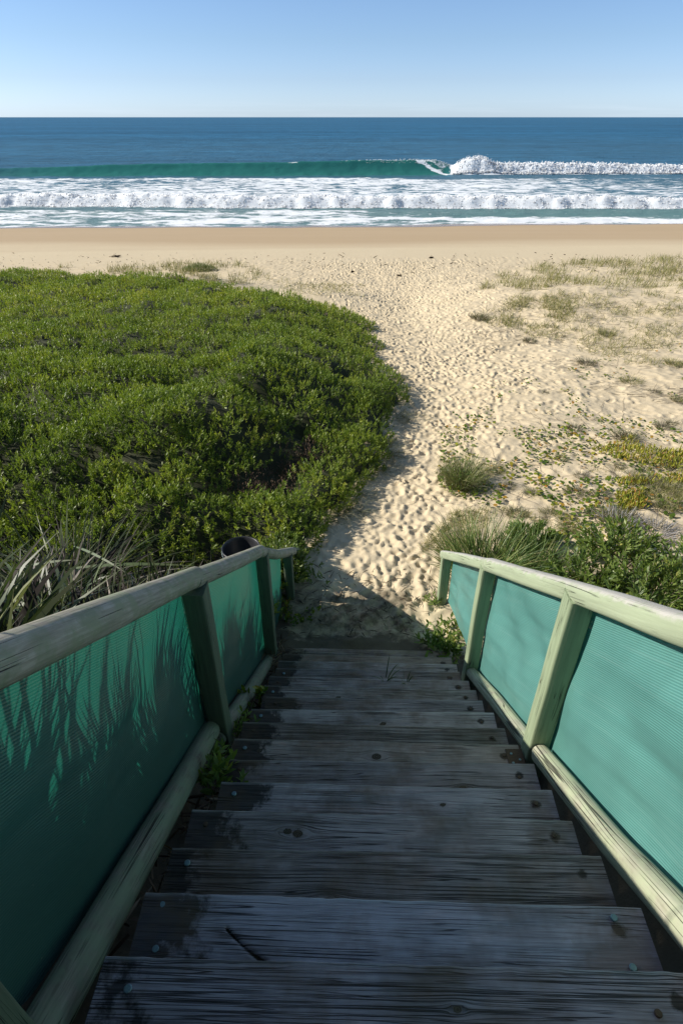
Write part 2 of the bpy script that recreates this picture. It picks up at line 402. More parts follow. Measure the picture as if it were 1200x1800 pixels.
M = {}
M['sand'] = sand_mat(); M['sea'] = sea_mat(); M['cloth'] = cloth_mat('teal_shade_cloth', (1, 1, 1), (.015, .30, .20)); M['cloth_left_shadow'] = cloth_mat('teal_shade_cloth_in_shadow', (.42, .42, .41), (.02, .24, .165))  # left cloth: same weave with its shadow painted into the colours
M['tread'] = wood('weathered_tread_wood', (.54, .455, .45), (.31, .25, .235), (.74, .65, .63), grain=(1.5, 62), crack=.8, stain=True, bumpd=.006)
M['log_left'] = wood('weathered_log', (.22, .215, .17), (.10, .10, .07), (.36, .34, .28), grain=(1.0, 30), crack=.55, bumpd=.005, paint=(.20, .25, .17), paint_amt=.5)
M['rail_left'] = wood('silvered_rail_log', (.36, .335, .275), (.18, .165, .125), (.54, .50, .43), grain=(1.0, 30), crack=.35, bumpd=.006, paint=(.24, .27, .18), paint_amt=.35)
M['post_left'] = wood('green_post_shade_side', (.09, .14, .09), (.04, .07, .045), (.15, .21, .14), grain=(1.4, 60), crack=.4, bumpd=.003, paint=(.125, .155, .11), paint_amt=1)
M['rail_right'] = wood('painted_rail', (.30, .30, .25), (.16, .16, .12), (.45, .44, .38), grain=(1.0, 40), crack=.4, bumpd=.004, paint=(.36, .42, .27), paint_amt=1, worn=(.50, .48, .43))
M['post_right'] = wood('painted_post', (.26, .33, .20), (.12, .17, .09), (.36, .44, .28), grain=(1.3, 50), crack=.55, bumpd=.004, paint=(.29, .35, .22), paint_amt=1)
M['log_right'] = wood('pale_log', (.42, .41, .30), (.24, .23, .16), (.55, .53, .42), grain=(1.0, 32), crack=.95, bumpd=.005, paint=(.42, .46, .30), paint_amt=.5)
M['dark_timber'] = simple('dark_timber', (.03, .026, .022), .9, 0, .4, 12, .004)
M['galv'] = simple('galvanised_bolt', (.22, .30, .34), .45, .6, .2, 200)
M['rust'] = simple('rusty_iron', (.12, .075, .05), .7, .4, .4, 120, .001)
M['bucket'] = simple('black_plastic', (.035, .036, .04), .38, 0, .3, 30)
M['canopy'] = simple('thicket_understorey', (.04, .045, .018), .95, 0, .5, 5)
M['scrub'] = foliage('scrub_leaf', [(0, (.07, .11, .026)), (.3, (.155, .225, .04)), (.6, (.25, .315, .052)), (.85, (.38, .40, .07)), (1, (.52, .48, .15))], .45, .36, .32, cscale=.9)
M['dead_leaf'] = foliage('dead_leaf', [(0, (.05, .03, .022)), (.6, (.14, .09, .065)), (1, (.34, .25, .18))], .7, .1, .2)
M['twig'] = foliage('bare_twig', [(0, (.07, .055, .04)), (1, (.24, .20, .15))], .8, 0., .2)
M['strap'] = foliage('strap_leaf', [(0, (.022, .045, .014)), (.5, (.05, .09, .03)), (.85, (.10, .15, .05)), (1, (.26, .28, .13))], .45, .2, .35, tip=((.12, .10, .06), .6))
M['rush'] = foliage('rush_blade', [(0, (.06, .11, .03)), (.5, (.14, .22, .06)), (.85, (.25, .32, .11)), (1, (.42, .42, .2))], .42, .3, .4)
M['strap_dead'] = foliage('dry_strap_leaf', [(0, (.018, .015, .013)), (.6, (.045, .038, .033)), (.9, (.095, .083, .073)), (1, (.44, .39, .34))], .7, .0, .15)
M['tussock'] = foliage('tussock_blade', [(0, (.08, .12, .03)), (.5, (.17, .22, .06)), (.85, (.28, .31, .12)), (1, (.46, .42, .22))], .45, .2, .4, tip=((.42, .36, .2), .5))
M['dune_grass'] = foliage('dune_grass_blade', [(0, (.10, .12, .035)), (.5, (.23, .23, .08)), (1, (.45, .39, .2))], .6, .2, .25)
M['grey_grass'] = foliage('grey_grass_blade', [(0, (.10, .105, .06)), (.5, (.22, .22, .13)), (1, (.42, .39, .27))], .7, .15, .2)
M['lilac'] = foliage('silver_stem', [(0, (.13, .125, .13)), (.5, (.26, .25, .265)), (1, (.5, .48, .48))], .7, .1, .2)
M['shrub'] = foliage('broad_shrub_leaf', [(0, (.07, .12, .03)), (.5, (.15, .22, .05)), (.85, (.25, .31, .08)), (1, (.42, .38, .12))], .42, .35, .4)
M['penny'] = foliage('creeper_leaf', [(0, (.04, .08, .012)), (.5, (.12, .19, .02)), (.85, (.30, .30, .03)), (1, (.45, .20, .04))], .5, .25, .3)
M['pig'] = foliage('succulent_finger', [(0, (.16, .22, .03)), (.5, (.36, .36, .05)), (.85, (.48, .40, .08)), (1, (.42, .16, .06))], .4, .2, .4)
M['debris'] = foliage('debris_bit', [(0, (.02, .015, .01)), (.6, (.08, .055, .035)), (1, (.24, .18, .12))], .8, 0, .2)
M['foam'] = foam_mat()

# ------------------------------------------------------------------ terrain
PY = np.array([4.35, 5, 6.5, 9, 13, 17, 20, 24, 28, 33, 38, 42, 47, 55, 62, 80, 130])
PD = np.array([4.56, 4.565, 4.62, 4.80, 5.11, 5.45, 5.70, 6.02, 6.28, 6.47, 6.64, 6.80, 7.10, 7.60, 8.0, 8.9, 9.6])
def smooth_interp(y, X, Yv):       # lightly smoothed polyline
    w = .35*np.clip((y-4.5)/10, 0, 1)*2
    return (np.interp(y, X, Yv)*2+np.interp(y-w, X, Yv)+np.interp(y+w, X, Yv))/4
def bushH(x, y):
    """height of the thicket's top above the sand (0 outside)"""
    d = bush_sd(x, y)
    h = 0.10+.26*sstep(0, .5, d)+.70*sstep(.3, 3.0, d)
    h = h*(1+.22*fbm(x*.9, y*.9, 3, 21))+.16*fbm(x*2.2, y*2.2, 3, 4)*sstep(0, .6, d)
    h = h-.24*np.exp(-(((x+.95)/.42)**2+((y-7.9)/.55)**2))-.15*np.exp(-(((x+1.7)/.5)**2+((y-7.3)/.4)**2))
    h = h - .16*sstep(14, 22, y)
    return np.where(d > 0, np.maximum(h, .06), 0)
# outline of the thicket on the ground, clockwise from the front by the stairs
_bp = [(505, 958), (560, 905), (625, 868), (665, 790), (700, 735), (712, 665), (672, 618), (655, 575)]
BP = []
for (a, b) in _bp:
    y = 8.
    for _ in range(12):
        zz = CAM_H-float(np.interp(y, PY, PD))+.25; X_, y = px(a, b, zz)
    BP.append((X_, y))
BP += [(1.35, 19.0), (.2, 21.6), (-3.5, 24.3), (-8, 26.8), (-14, 28.5), (-28, 29.5), (-28, 5), (-6, 4.6), (-3.3, 5.0), (-2.2, 5.55), (-1.35, 6.1)]
BP = np.array(BP)
def bush_sd(x, y):                  # signed distance to the outline, + inside
    x = np.asarray(x, float); y = np.asarray(y, float)
    jx = x+.28*vnoise(x*1.3, y*1.3, 31)+.1*vnoise(x*4, y*4, 32); jy = y+.28*vnoise(x*1.3, y*1.3, 33)
    best = np.full(x.shape, 1e9); ins = np.zeros(x.shape, bool)
    for i in range(len(BP)):
        a = BP[i]; b = BP[(i+1) % len(BP)]; e = b-a
        tt = np.clip(((jx-a[0])*e[0]+(jy-a[1])*e[1])/(e@e), 0, 1)
        best = np.minimum(best, (jx-a[0]-tt*e[0])**2+(jy-a[1]-tt*e[1])**2)
        cond = ((a[1] > jy) != (b[1] > jy)) & (jx < (b[0]-a[0])*(jy-a[1])/(b[1]-a[1]+1e-12)+a[0])
        ins ^= cond
    return np.sqrt(best)*np.where(ins, 1, -1)
def ground(x, y, detail=True):
    x = np.asarray(x, float); y = np.asarray(y, float)
    s = x*SY+y*CY; t = x*CY-y*SY
    flat = smooth_interp(y-.045*np.clip(x, -40, 60)*sstep(38, 55, y), PY, PD)
    # the dune face that the stairs come down
    lin = D0+(s-F0)*TS
    under = np.interp(s, [-6, 3.3, 3.9, 4.3, 4.5], [.30, .26, .10, .0, .0])
    side_l = -.12-.32*sstep(-.9, -2.6, t)-.2*sstep(-2.5, -5, t); side_r = .02-.18*sstep(1.1, 2.6, t)
    off = np.where(t < 0, under+(side_l-under)*sstep(-.78, -1.0, t), under+(side_r-under)*sstep(1.0, 1.2, t))
    face = lin+off
    k = .18; hh = np.clip(.5+.5*(face-flat)/k, 0, 1)      # smooth minimum of the two
    D = face*(1-hh)+flat*hh-k*hh*(1-hh)
    z = CAM_H-D
    # hummocks
    z = z+.62*np.exp(-(((x+6.6)/2.7)**2+((y-26.3)/1.4)**2))+.3*np.exp(-(((x+1.2)/2.2)**2+((y-24)/1.4)**2))
    z = z+.45*sstep(1.8, 6.5, x-(y-24)*.05)*np.exp(-((y-23.5)/4.6)**2)*(1+.3*fbm(x*.35, y*.35, 2, 8))
    z = z+.10*sstep(1.5, 4, x)*fbm(x*.55, y*.55, 3, 12)*sstep(4, 8, y)*sstep(34, 28, y)
    z = z+.045*fbm(x*.13, y*.2, 3, 27)*sstep(44, 50, y)
    z = z-.10*np.exp(-((x-path_x(y))/1.1)**2)*sstep(5.5, 7, y)*sstep(30, 22, y)
    z = z+(-.005+.05*fbm(t*2.6, s*3, 3, 19))*sstep(3.95, 4.2, s)*sstep(5.0, 4.5, s)*sstep(-1.1, -.7, t)*sstep(1.3, 1.0, t)
    rough_amt = sstep(5, 6.5, y)*sstep(36, 31, y)
    z = z+rough_amt*(.035*fbm(x*1.6, y*1.6, 3, 15)+.012*fbm(x*6, y*6, 3, 16))
    return z
def path_x(y):
    return np.interp(y, [4, 5, 6.2, 8, 10, 12.5, 15, 19, 24, 30], [.15, .45, .62, .95, 1.55, 2.3, 2.5, 2.6, 2.6, 2.4])
def axis(parts):
    out = [parts[0][0]]
    for a, b, n, g in parts:        # a..b in n steps, growth g
        w = g**np.arange(n); w = np.cumsum(w)/w.sum(); out += list(a+(b-a)*w)
    return np.array(out)
def build_ground():
    xs = axis([(-300, -30, 14, .75), (-30, -8, 60, .96), (-8, -1.2, 110, .985), (-1.2, 5.0, 248, 1.0), (5.0, 12, 190, 1.008), (12, 30, 110, 1.02), (30, 300, 16, 1.3)])
    ys = axis([(-14, 1, 30, 1.), (1, 4, 60, 1.), (4, 13, 360, 1.0), (13, 34, 420, 1.004), (34, 60, 110, 1.), (60, 130, 20, 1.05)])
    X, Y = np.meshgrid(xs, ys); Z = ground(X, Y)
    # footprints: many overlapping dents with pushed-up rims
    H = np.zeros_like(Z)
    n = 0
    def dent(cx, cy, L, Wd, ang, dep):
        r = L*1.5
        i0, i1 = np.searchsorted(xs, [cx-r, cx+r]); j0, j1 = np.searchsorted(ys, [cy-r, cy+r])
        if i1-i0 < 2 or j1-j0 < 2: return
        dx = X[j0:j1, i0:i1]-cx; dy = Y[j0:j1, i0:i1]-cy
        c_, s_ = math.cos(ang), math.sin(ang)
        u = (dx*c_+dy*s_)/(L*.5); v = (-dx*s_+dy*c_)/(Wd*.5)
        v = v*(1+.18*np.sin(u*2.2))
        r2 = np.sqrt(u*u+v*v)
        pit = -dep*(1-sstep(.35, 1.05, r2))*(1+.35*u)
        rim = dep*.42*np.exp(-((r2-1.28)/.25)**2)*(1+.5*np.clip(-u, -1, 1))
        H[j0:j1, i0:i1] = np.minimum(H[j0:j1, i0:i1]*(1-.75*np.exp(-r2**2)), 9)+pit+rim
    R = np.random.default_rng(3)
    def scatter(n, yr, wf, dep, Lr):
        yy = yr[0]+(yr[1]-yr[0])*R.random(n)**.9
        for y in yy:
            w = wf(y); x = path_x(y)+R.normal()*w
            if bush_sd(np.array([x]), np.array([y]))[0] > .0: continue
            if y < 4.75 and x < -.4: continue
            sl = (path_x(y+.4)-path_x(y-.4))/.8
            ang = math.atan2(1, sl)+R.normal()*.45
            L = R.uniform(*Lr); q = R.random(); dd_ = dep*R.uniform(.5, 1.25)
            if q < .55:         # ball and heel of a foot
                dent(x+.17*L*math.cos(ang), y+.17*L*math.sin(ang), L*.62, L*.42, ang, dd_); dent(x-.27*L*math.cos(ang), y-.27*L*math.sin(ang), L*.42, L*.34, ang, dd_*1.15)
            else: dent(x, y, L, L*R.uniform(.38, .62), ang, dd_)
    scatter(900, (4.5, 9), lambda y: .30+.06*(y-4.5), .023, (.20, .34))
    scatter(1500, (8, 16), lambda y: .5+.05*(y-8), .031, (.18, .32))
    scatter(3600, (12, 34), lambda y: 1.1+.06*(y-12), .027, (.20, .34))
    scatter(1300, (7, 33), lambda y: 2.6, .017, (.22, .4))
    for k in range(2600):           # the trampled upper beach
        y = R.uniform(26, 35.5); x = R.uniform(-22, 26); L = R.uniform(.2, .4); dent(x, y, L, L*.6, R.uniform(0, 3.14), .025)
    for k in range(1500):
        y = R.uniform(6, 24); x = R.uniform(1.4, 14); L = R.uniform(.15, .5); dent(x, y, L, L*.6, R.uniform(0, 3.14), .016)
    Z = Z+H
    Z = Z+.006*fbm(X*9, Y*9, 2, 40)*sstep(4, 5, Y)*sstep(16, 12, Y)
    wet = (.22*sstep(38, 39.5, Y-.03*X+2.2*fbm(X*.03, Y*0, 2, 57))+.50*sstep(40.2, 44.5, Y-.05*X+2.4*fbm(X*.04, Y*0, 3, 55)))+.28*sstep(52.2, 54.2, Y-.045*X+.9*fbm(X*.12, Y*0, 3, 56))
    s = X*SY+Y*CY; t = X*CY-Y*SY
    soil_shade = sstep(4.6, 3.6, s)*(1.0-.62*sstep(1.15, 1.5, t))+.75*sstep(-.55, -1.3, t)*sstep(7.2, 5.2, s)+.9*sstep(-.15, .5, bush_sd(X, Y))
    soil_shade += .62*sstep(5.7, 4.9, s+.25*fbm(X*3, Y*3, 2, 23))*sstep(1.1, .5, t)*sstep(-1.2, -.7, t)  # dirt at the stair foot, plus darkening painted in for its shade
    soil_shade += .28*sstep(1.0, 2.2, X)*sstep(8.4, 5.6, Y)
    V = np.stack([X, Y, Z], -1).reshape(-1, 3)
    me = mesh_np('sand', V, grid_quads(len(ys), len(xs)), attrs={'wet': wet.ravel(), 'soil_shade': np.clip(soil_shade, 0, 1).ravel()})
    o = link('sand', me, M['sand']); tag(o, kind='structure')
    return xs, ys, Z
GX, GY, GZ = build_ground()
def gz(x, y):                       # height of the built ground (bilinear)
    x = np.asarray(x, float); y = np.asarray(y, float)
    i = np.clip(np.searchsorted(GX, x)-1, 0, len(GX)-2); j = np.clip(np.searchsorted(GY, y)-1, 0, len(GY)-2)
    u = (x-GX[i])/(GX[i+1]-GX[i]); v = (y-GY[j])/(GY[j+1]-GY[j])
    return (GZ[j, i]*(1-u)+GZ[j, i+1]*u)*(1-v)+(GZ[j+1, i]*(1-u)+GZ[j+1, i+1]*u)*v
def pxg(x, y, up=0.):               # where the photo's ray meets the sand (+up)
    yy = 8.; X_ = 0.
    for _ in range(25):
        X_, y2 = px(x, y, float(ground(np.array([X_]), np.array([yy]))[0])+up); yy = .5*yy+.5*y2
    return X_, yy

# ------------------------------------------------------------------ sea
def build_sea():
    xs = axis([(-30000, -900, 16, .68), (-900, -90, 40, .92), (-90, 90, 520, 1.), (90, 900, 40, 1.08), (900, 30000, 16, 1.45)])
    ys = axis([(49.5, 75, 130, 1.), (75, 118, 220, 1.), (118, 330, 240, 1.008), (330, 2000, 70, 1.04), (2000, 40000, 30, 1.2)])
    X, Y = np.meshgrid(xs, ys)
    fade = sstep(700, 300, Y)*sstep(700, 250, np.abs(X))
    swell = .16*np.sin(Y/9.5*2*PI*.5+1.5*fbm(X*.01, Y*.02, 2, 3)*2)*sstep(110, 140, Y)*.8
    chop = .10*fbm(X*.35, Y*.6, 3, 7)+.05*fbm(X*1.3, Y*1.8, 2, 9)
    near = sstep(52, 64, Y)
    Z = fade*(swell+chop*(.25+.75*near)*1.0)
    foam = np.zeros_like(Z); teal = np.zeros_like(Z); shal = sstep(72, 56, Y)*.9+.30*sstep(118, 90, Y)+.16*sstep(420, 130, Y)
    # ---- unbroken wave and its broken shoulder
    yc = 109.6+1.3*np.sin(X*.02)+.5*vnoise(X*.05, X*0, 5)+.022*np.clip(X, -60, 0)
    xi = Y-yc
    h = np.interp(X, [-75, -58, -30, -5, 10, 15, 17.5, 60, 120], [.45, .8, 1.4, 1.7, 1.85, 1.8, 1.2, .7, .4])*(1+.05*vnoise(X*.12, X*0, 6))
    front = np.clip((xi+2.6)/2.6, 0, 1)**2.1
    back = 1/np.cosh(np.clip(xi/5.2, 0, 20))**2
    Z = Z+h*np.where(xi < 0, front, back)
    Z = Z-.22*h/2*np.exp(-((xi+4.5)/2.)**2)
    unb = sstep(17.6, 15.4, X)
    fa = sstep(-3.3, -2.1, xi)*sstep(1.1, .1, xi)*sstep(-80, -45, X)*sstep(.3, 1.2, h)
    teal = np.maximum(teal, fa*np.clip(unb+.6*sstep(22, 18, X), 0, 1)*.95)
    teal = np.maximum(teal, .22*sstep(-6.0, -3.6, xi)*sstep(-.5, -2.5, xi)*unb*sstep(-50, -20, X))
    # curl: white fringe running down the face
    cur = np.interp(X, [11.0, 13.0, 16.6, 17.2], [0, .1, 2.1, 2.6])
    foam = np.maximum(foam, .95*np.exp(-((xi+cur)/.32)**2)*sstep(11, 12.5, X)*sstep(18, 17, X))
    foam = np.maximum(foam, .42*(xi > -cur)*sstep(.9, 0, xi)*sstep(12.2, 14, X)*sstep(20, 17.5, X))
    foam = np.maximum(foam, .38*np.exp(-((xi-.1)/.35)**2)*sstep(-50, 0, X)*(1-sstep(15, 18, X)))
    brk = sstep(16.8, 18.6, X)
    wob = .9*fbm(X*.35, Y*0, 3, 61)
    bx = xi+2.4+wob*.5
    top = np.interp(X, [16.5, 18.5, 20.6, 22.6, 24.2, 27, 40, 55, 90], [.6, 1.5, 2.15, 2.0, 1.35, 1.45, 1.3, 1.05, .8])
    lump = 1+.14*fbm(X*1.1, Y*1.0, 3, 62)+.12*vnoise(X*2.8, Y*2.4, 63)
    mound = top*lump*sstep(-.3, 1.3, bx)*sstep(7.5, 1.6, bx)
    Z = np.where(brk > 0, np.maximum(Z, mound*brk), Z)
    foam = np.maximum(foam, 1.6*brk*sstep(-.35, .0, bx)*sstep(4.6, 3.6, bx))
    foam = np.maximum(foam, .62*brk*sstep(9, 4.5, bx)*sstep(0, 1, bx))
    # ---- foam field left behind by the wave before
    fz = sstep(103.5, 99.5, Y+2.2*fbm(X*.07, Y*0, 3, 71)+.03*np.clip(X-10, 0, 60)*0)*sstep(64, 68, Y)
    dens = .56+.18*fbm(X*.05, Y*.08, 3, 72)-.20*sstep(20, 45, X)*sstep(84, 98, Y)
    foam = np.maximum(foam, fz*dens)
    foam = np.maximum(foam, .3*sstep(107.5, 103, Y)*sstep(96, 102, Y)*sstep(10, 22, X))
    # ---- second line of white water
    y2 = 66.3-.016*X+.8*fbm(X*.04, Y*0, 2, 81)+.22*vnoise(X*.9, X*0, 82)
    b2 = Y-y2
    h2 = (.88+.16*fbm(X*.12, X*0, 2, 83))
    m2 = h2*(1+.20*fbm(X*1.3, Y*1.3, 3, 84)+.18*vnoise(X*3, Y*3, 85))*sstep(-.1, 1.1, b2)*sstep(6.5, 1.2, b2)
    Z = Z+m2
    foam = np.maximum(foam, 1.6*sstep(-.15, .05, b2)*sstep(3.6, 2.2, b2))
    teal = np.maximum(teal, .55*np.exp(-((b2+.45)/.35)**2)*sstep(-25, 10, X))
    # ---- shallow wash
    ws = sstep(66, 64, Y)*(.54-.34*sstep(-6, 14, X)*sstep(58.5, 61.5, Y))
    foam = np.maximum(foam, ws*(1+.25*fbm(X*.1, Y*.3, 3, 91)))
    teal = np.maximum(teal, .35*sstep(65.6, 64, Y)*sstep(58, 61, Y)*sstep(0, 16, X))
    y3 = 57.6-.05*X+.7*fbm(X*.1, Y*0, 3, 92)
    foam = np.maximum(foam, 1.15*np.exp(-((Y-y3)/(.5+.5*sstep(0, 30, X)))**2)*sstep(-30, 5, X))
    Z = Z+.22*np.exp(-((Y-y3-.1)/.7)**2)*sstep(-20, 10, X)*(1+.5*fbm(X*.9, Y*.9, 2, 93))
    # foam at the very edge of the swash
    edge = 55.25+.047*X*1.0+.45*fbm(X*.12, X*0, 3, 94)
    Vv = np.stack([X, Y, Z], -1).reshape(-1, 3)
    me = mesh_np('sea', Vv, grid_quads(len(ys), len(xs)), attrs={'foam': foam.ravel(), 'teal': np.clip(teal, 0, 1).ravel(), 'shallow': np.clip(shal, 0, 1).ravel()})
    tag(link('sea', me, M['sea']), kind='structure')
    # torn froth and spray thrown off the two lines of white water
    R = np.random.default_rng(9)
    ico = []
    t_ = (1+5**.5)/2
    iv = norm(np.array([(-1, t_, 0), (1, t_, 0), (-1, -t_, 0), (1, -t_, 0), (0, -1, t_), (0, 1, t_), (0, -1, -t_), (0, 1, -t_), (t_, 0, -1), (t_, 0, 1), (-t_, 0, -1), (-t_, 0, 1)]))
    it = np.array([(0, 11, 5), (0, 5, 1), (0, 1, 7), (0, 7, 10), (0, 10, 11), (1, 5, 9), (5, 11, 4), (11, 10, 2), (10, 7, 6), (7, 1, 8), (3, 9, 4), (3, 4, 2), (3, 2, 6), (3, 6, 8), (3, 8, 9), (4, 9, 5), (2, 4, 11), (6, 2, 10), (8, 6, 7), (9, 8, 1)])
    def froth(Cn, Rd, name, label, group=None):
        n = len(Cn)
        sc = Rd[:, None, None]*(1+.35*R.normal(size=(n, 12, 1)))
        V = Cn[:, None]+iv[None]*sc*np.array([1.25, 1, .9])
        T = it[None]+np.arange(n)[:, None, None]*12
        me = mesh_np(name, V.reshape(-1, 3), T.reshape(-1, 3))
        tag(link(name, me, M['foam']), label, 'foam', kind='stuff')
    def zat(xq, yq):
        i = np.clip(np.searchsorted(xs, xq)-1, 0, len(xs)-2); j = np.clip(np.searchsorted(ys, yq)-1, 0, len(ys)-2); return Z[j, i]
    # outer break
    n = 9000; xq = np.r_[R.uniform(17.3, 95, n-2200), R.uniform(17.6, 25, 900), R.uniform(24, 62, 1300)]
    yq = np.interp(xq, xs, yc[0])-2.4+R.uniform(0, 1.5, n)**2-.15
    zq = zat(xq, yq)
    up = np.abs(R.normal(size=n))*.16+np.where((xq > 18) & (xq < 24), np.abs(R.normal(size=n))*.18, 0)
    rad = np.clip(.15-.25*up, .02, .15)*R.uniform(.3, 1.0, n)
    froth(np.stack([xq, yq, zq+up-.05], 1), rad, 'whitewater', 'white exploding foam of the far wave right of its green curl')
    n = 12000; xq = R.uniform(-62, 62, n); yy0 = 66.3-.016*xq+.8*fbm(xq*.04, xq*0, 2, 81)+.22*vnoise(xq*.9, xq*0, 82)
    yq = yy0+R.uniform(.0, 1.5, n)**1.6-.05
    up = np.abs(R.normal(size=n))*.07
    rad = np.clip(.085-.35*up, .015, .085)*R.uniform(.4, 1.1, n)
    froth(np.stack([xq, yq, zat(xq, yq)+up-.03], 1), rad, 'whitewater', 'long white line of tumbling foam nearest the beach')
    # lip of the green wave throwing a little spray
    n = 700; xq = R.uniform(4, 17.5, n); yq = np.interp(xq, xs, yc[0])+R.uniform(-.3, .3, n); 
    up = np.abs(R.normal(size=n))*.06
    froth(np.stack([xq, yq, zat(xq, yq)+up], 1), np.full(n, .035)*R.uniform(.5, 1.3, n), 'wave_spray', 'fine white spray along the lip of the curling green wave')
build_sea()

# ------------------------------------------------------------------ stairs
def tread_mesh(n, name):
    R = np.random.default_rng(100+n)
    fine = n <= 3
    step = .005 if fine else (.008 if n < 8 else .015)
    u0, u1 = TREAD_ENDS.get(n, (-.655, .925))
    dep, th = .252, .045
    nu = int((u1-u0)/step); nv = int(dep/step)
    # section: bottom-front up over nose, top back, down
    r = .005
    top = np.linspace(0, dep, nv)
    sec = [(-.0, -th)]+[(0, -th*.5)]+[(0, -r)]+[(r*(1-math.cos(a)), -r+r*math.sin(a)) for a in (.5, 1.05)]
    sec += [(max(q, r), 0) for q in top[1:-1]]+[(dep-.003, -.001), (dep, -.006), (dep, -th), (0, -th)]
    sec = np.array(sec); m = len(sec)
    U = np.linspace(u0, u1, nu)
    UU, SS = np.meshgrid(U, np.arange(m)); B = sec[SS.astype(int), 0]; Zr = sec[SS.astype(int), 1]
    # warp of the grain round knots (stream function past a disc)
    per = np.r_[0, np.cumsum(np.linalg.norm(np.diff(sec, axis=0), axis=1))][SS.astype(int)]
    psi = per.copy(); knot = np.zeros_like(psi); crack = np.zeros_like(psi); mark = np.zeros_like(psi)
    kn = KNOTS.get(n, [])
    for _ in range(R.integers(0, 2)): kn = kn+[(R.uniform(u0+.1, u1-.1), R.uniform(.05, .2), R.uniform(.008, .014))]
    p0 = th+.0
    for (ku, kb, kr) in kn:
        du = (UU-ku)*.42; dv = per-(p0+kb); r2 = du*du+dv*dv+1e-9
        psi = psi-np.where(r2 > kr*kr*.3, dv*np.minimum(kr*kr*1.5/r2, .96), dv*.96)
        rr = np.sqrt(((UU-ku)*.7)**2+dv*dv)/kr
        knot = np.maximum(knot, np.clip(1-rr, 0, 1))
    is_top = (SS > 4) & (SS < m-3)
    if n == 1:                      # the open split in the second board
        a = np.array([-.30, .105]); b = np.array([-.20, .165])
        a = np.array([-.375, .095]); b = np.array([-.245, .178])
        e = b-a; tt = np.clip(((UU-a[0])*e[0]+(B-a[1])*e[1])/(e@e), 0, 1)
        dd = np.hypot(UU-a[0]-tt*e[0], B-a[1]-tt*e[1]-.006*np.sin(tt*3)); crack = np.exp(-(dd/(.0035+.003*tt))**2)*is_top
    Zd = np.where(is_top, .0016*fbm(UU*2, psi*30, 2, 200+n)+.0012*fbm(UU*5, B*8, 2, 210+n)-.014*crack, 0)
    # cupping and chipped nose
    Bn = B-np.where(B < .02, .004*np.maximum(0, vnoise(UU*3+n*7, UU*0, 9))*1.0+.0015*vnoise(UU*24, UU*0+n, 8), 0)
    sag = .003*vnoise(UU*1.1+n, UU*0, 4)
    tilt = R.normal()*.004
    s = (F0+n*RUN)-Bn; z = CAM_H-(D0+n*RISE)+Zr+Zd+sag+tilt*UU
    ang = R.normal()*.004
    s = s+UU*ang
    Xw = s*SY+UU*CY; Yw = s*CY-UU*SY
    V = np.stack([Xw, Yw, z], -1).reshape(-1, 3)
    stainL = sstep(u0+.34+.05*math.sin(n*2.3), u0+.05, UU+.06*vnoise(UU*9, B*12+n, 3))*STAIN.get(n, .95)
    stainL = np.maximum(stainL, .42*sstep(u1-.25, u1, UU)*R.uniform(.3, 1))
    for k in range(3):
        mu, mb = R.uniform(u0+.3, u1-.1), R.uniform(.03, .22); mark = np.maximum(mark, np.exp(-(((UU-mu)/.06)**2+((B-mb)/.035)**2))*.62)
    for su in (u0+.06, u1-.09): stainL = np.maximum(stainL, .8*np.exp(-(((UU-su)/.035)**2+((B-.07)/.03)**2)))
    edge = np.exp(-((B-.003)/.007)**2)*(SS > 1)*(.6+.5*vnoise(UU*7, UU*0+n, 5)); tone = np.full_like(UU, TONE.get(n, R.uniform(.68, 1.2)))
    sandy = np.full_like(UU, np.interp(n, [0, 6, 8, 10, 12, 14, 16, 18], [0, .1, .22, .36, .44, .5, .7, .9]))+.12*vnoise(UU*2.5, B*4+n, 77)
    uv = np.stack([UU+n*5.37, psi+n*1.913], -1).reshape(-1, 2)
    Q = grid_quads(m, nu)[:, ::-1]
    at = {k: v.ravel() for k, v in dict(stain=stainL, knot=knot*is_top, crack=crack, sandy=sandy, mark=mark, edge=edge, tone=tone, hue=np.full_like(UU, {0: .9, 1: 1., 2: .45, 3: .5, 4: .6}.get(n, R.uniform(0, .6))), furrow=np.full_like(UU, {0: 1., 1: .12, 2: .9, 3: .25, 7: .6, 10: .6}.get(n, R.uniform(0, .4)))).items()}
    # end caps
    e = [np.arange(m)*nu, np.arange(m)*nu+nu-1]
    VV = [V]; QQ = [Q]; UVV = [uv]; b = len(V)
    for k, idx in enumerate(e):
        lo = V[idx].copy(); ctr = lo.mean(0, keepdims=True).repeat(m, 0)
        VV += [lo, ctr]; UVV += [np.stack([uv[idx, 1]*.5, uv[idx, 1]], 1)]*2
        g = np.stack([np.arange(m-1), np.arange(1, m), np.arange(1, m)+m, np.arange(m-1)+m], 1)+b
        QQ.append(g if k == 0 else g[:, ::-1]); b += 2*m
        for kk in at: at[kk] = np.concatenate([at[kk], np.full(2*m, .3 if kk == 'stain' else 0.)])
    return mesh_np(name, np.concatenate(VV), np.concatenate(QQ), attrs=at, uv=np.concatenate(UVV))
TREAD_ENDS = {0: (-.665, .96), 1: (-.653, .929), 2: (-.655, .915), 3: (-.66, .912), 4: (-.60, .925), 5: (-.63, .93), 9: (-.60, .91), 12: (-.64, .90)}
KNOTS = {2: [(-.075, .175, .020)], 3: [(-.21, .085, .016)], 6: [(.14, .09, .02)], 5: [(.55, .14, .015)], 8: [(.2, .1, .014)], 0: [(.55, .22, .018)], 10: [(-.1, .1, .015)]}
TONE = {0: .82, 1: 1.08, 2: .72, 3: .95, 4: 1.08, 5: .8, 6: .98, 7: .72, 8: 1.1}
STAIN = {0: .55, 1: .85, 2: .75, 3: .9}
st = empty('staircase', W(2.4, .14, stair_z(2.4)-.3)); tag(st, 'long flight of weathered grey timber steps running down to the sand', 'staircase')
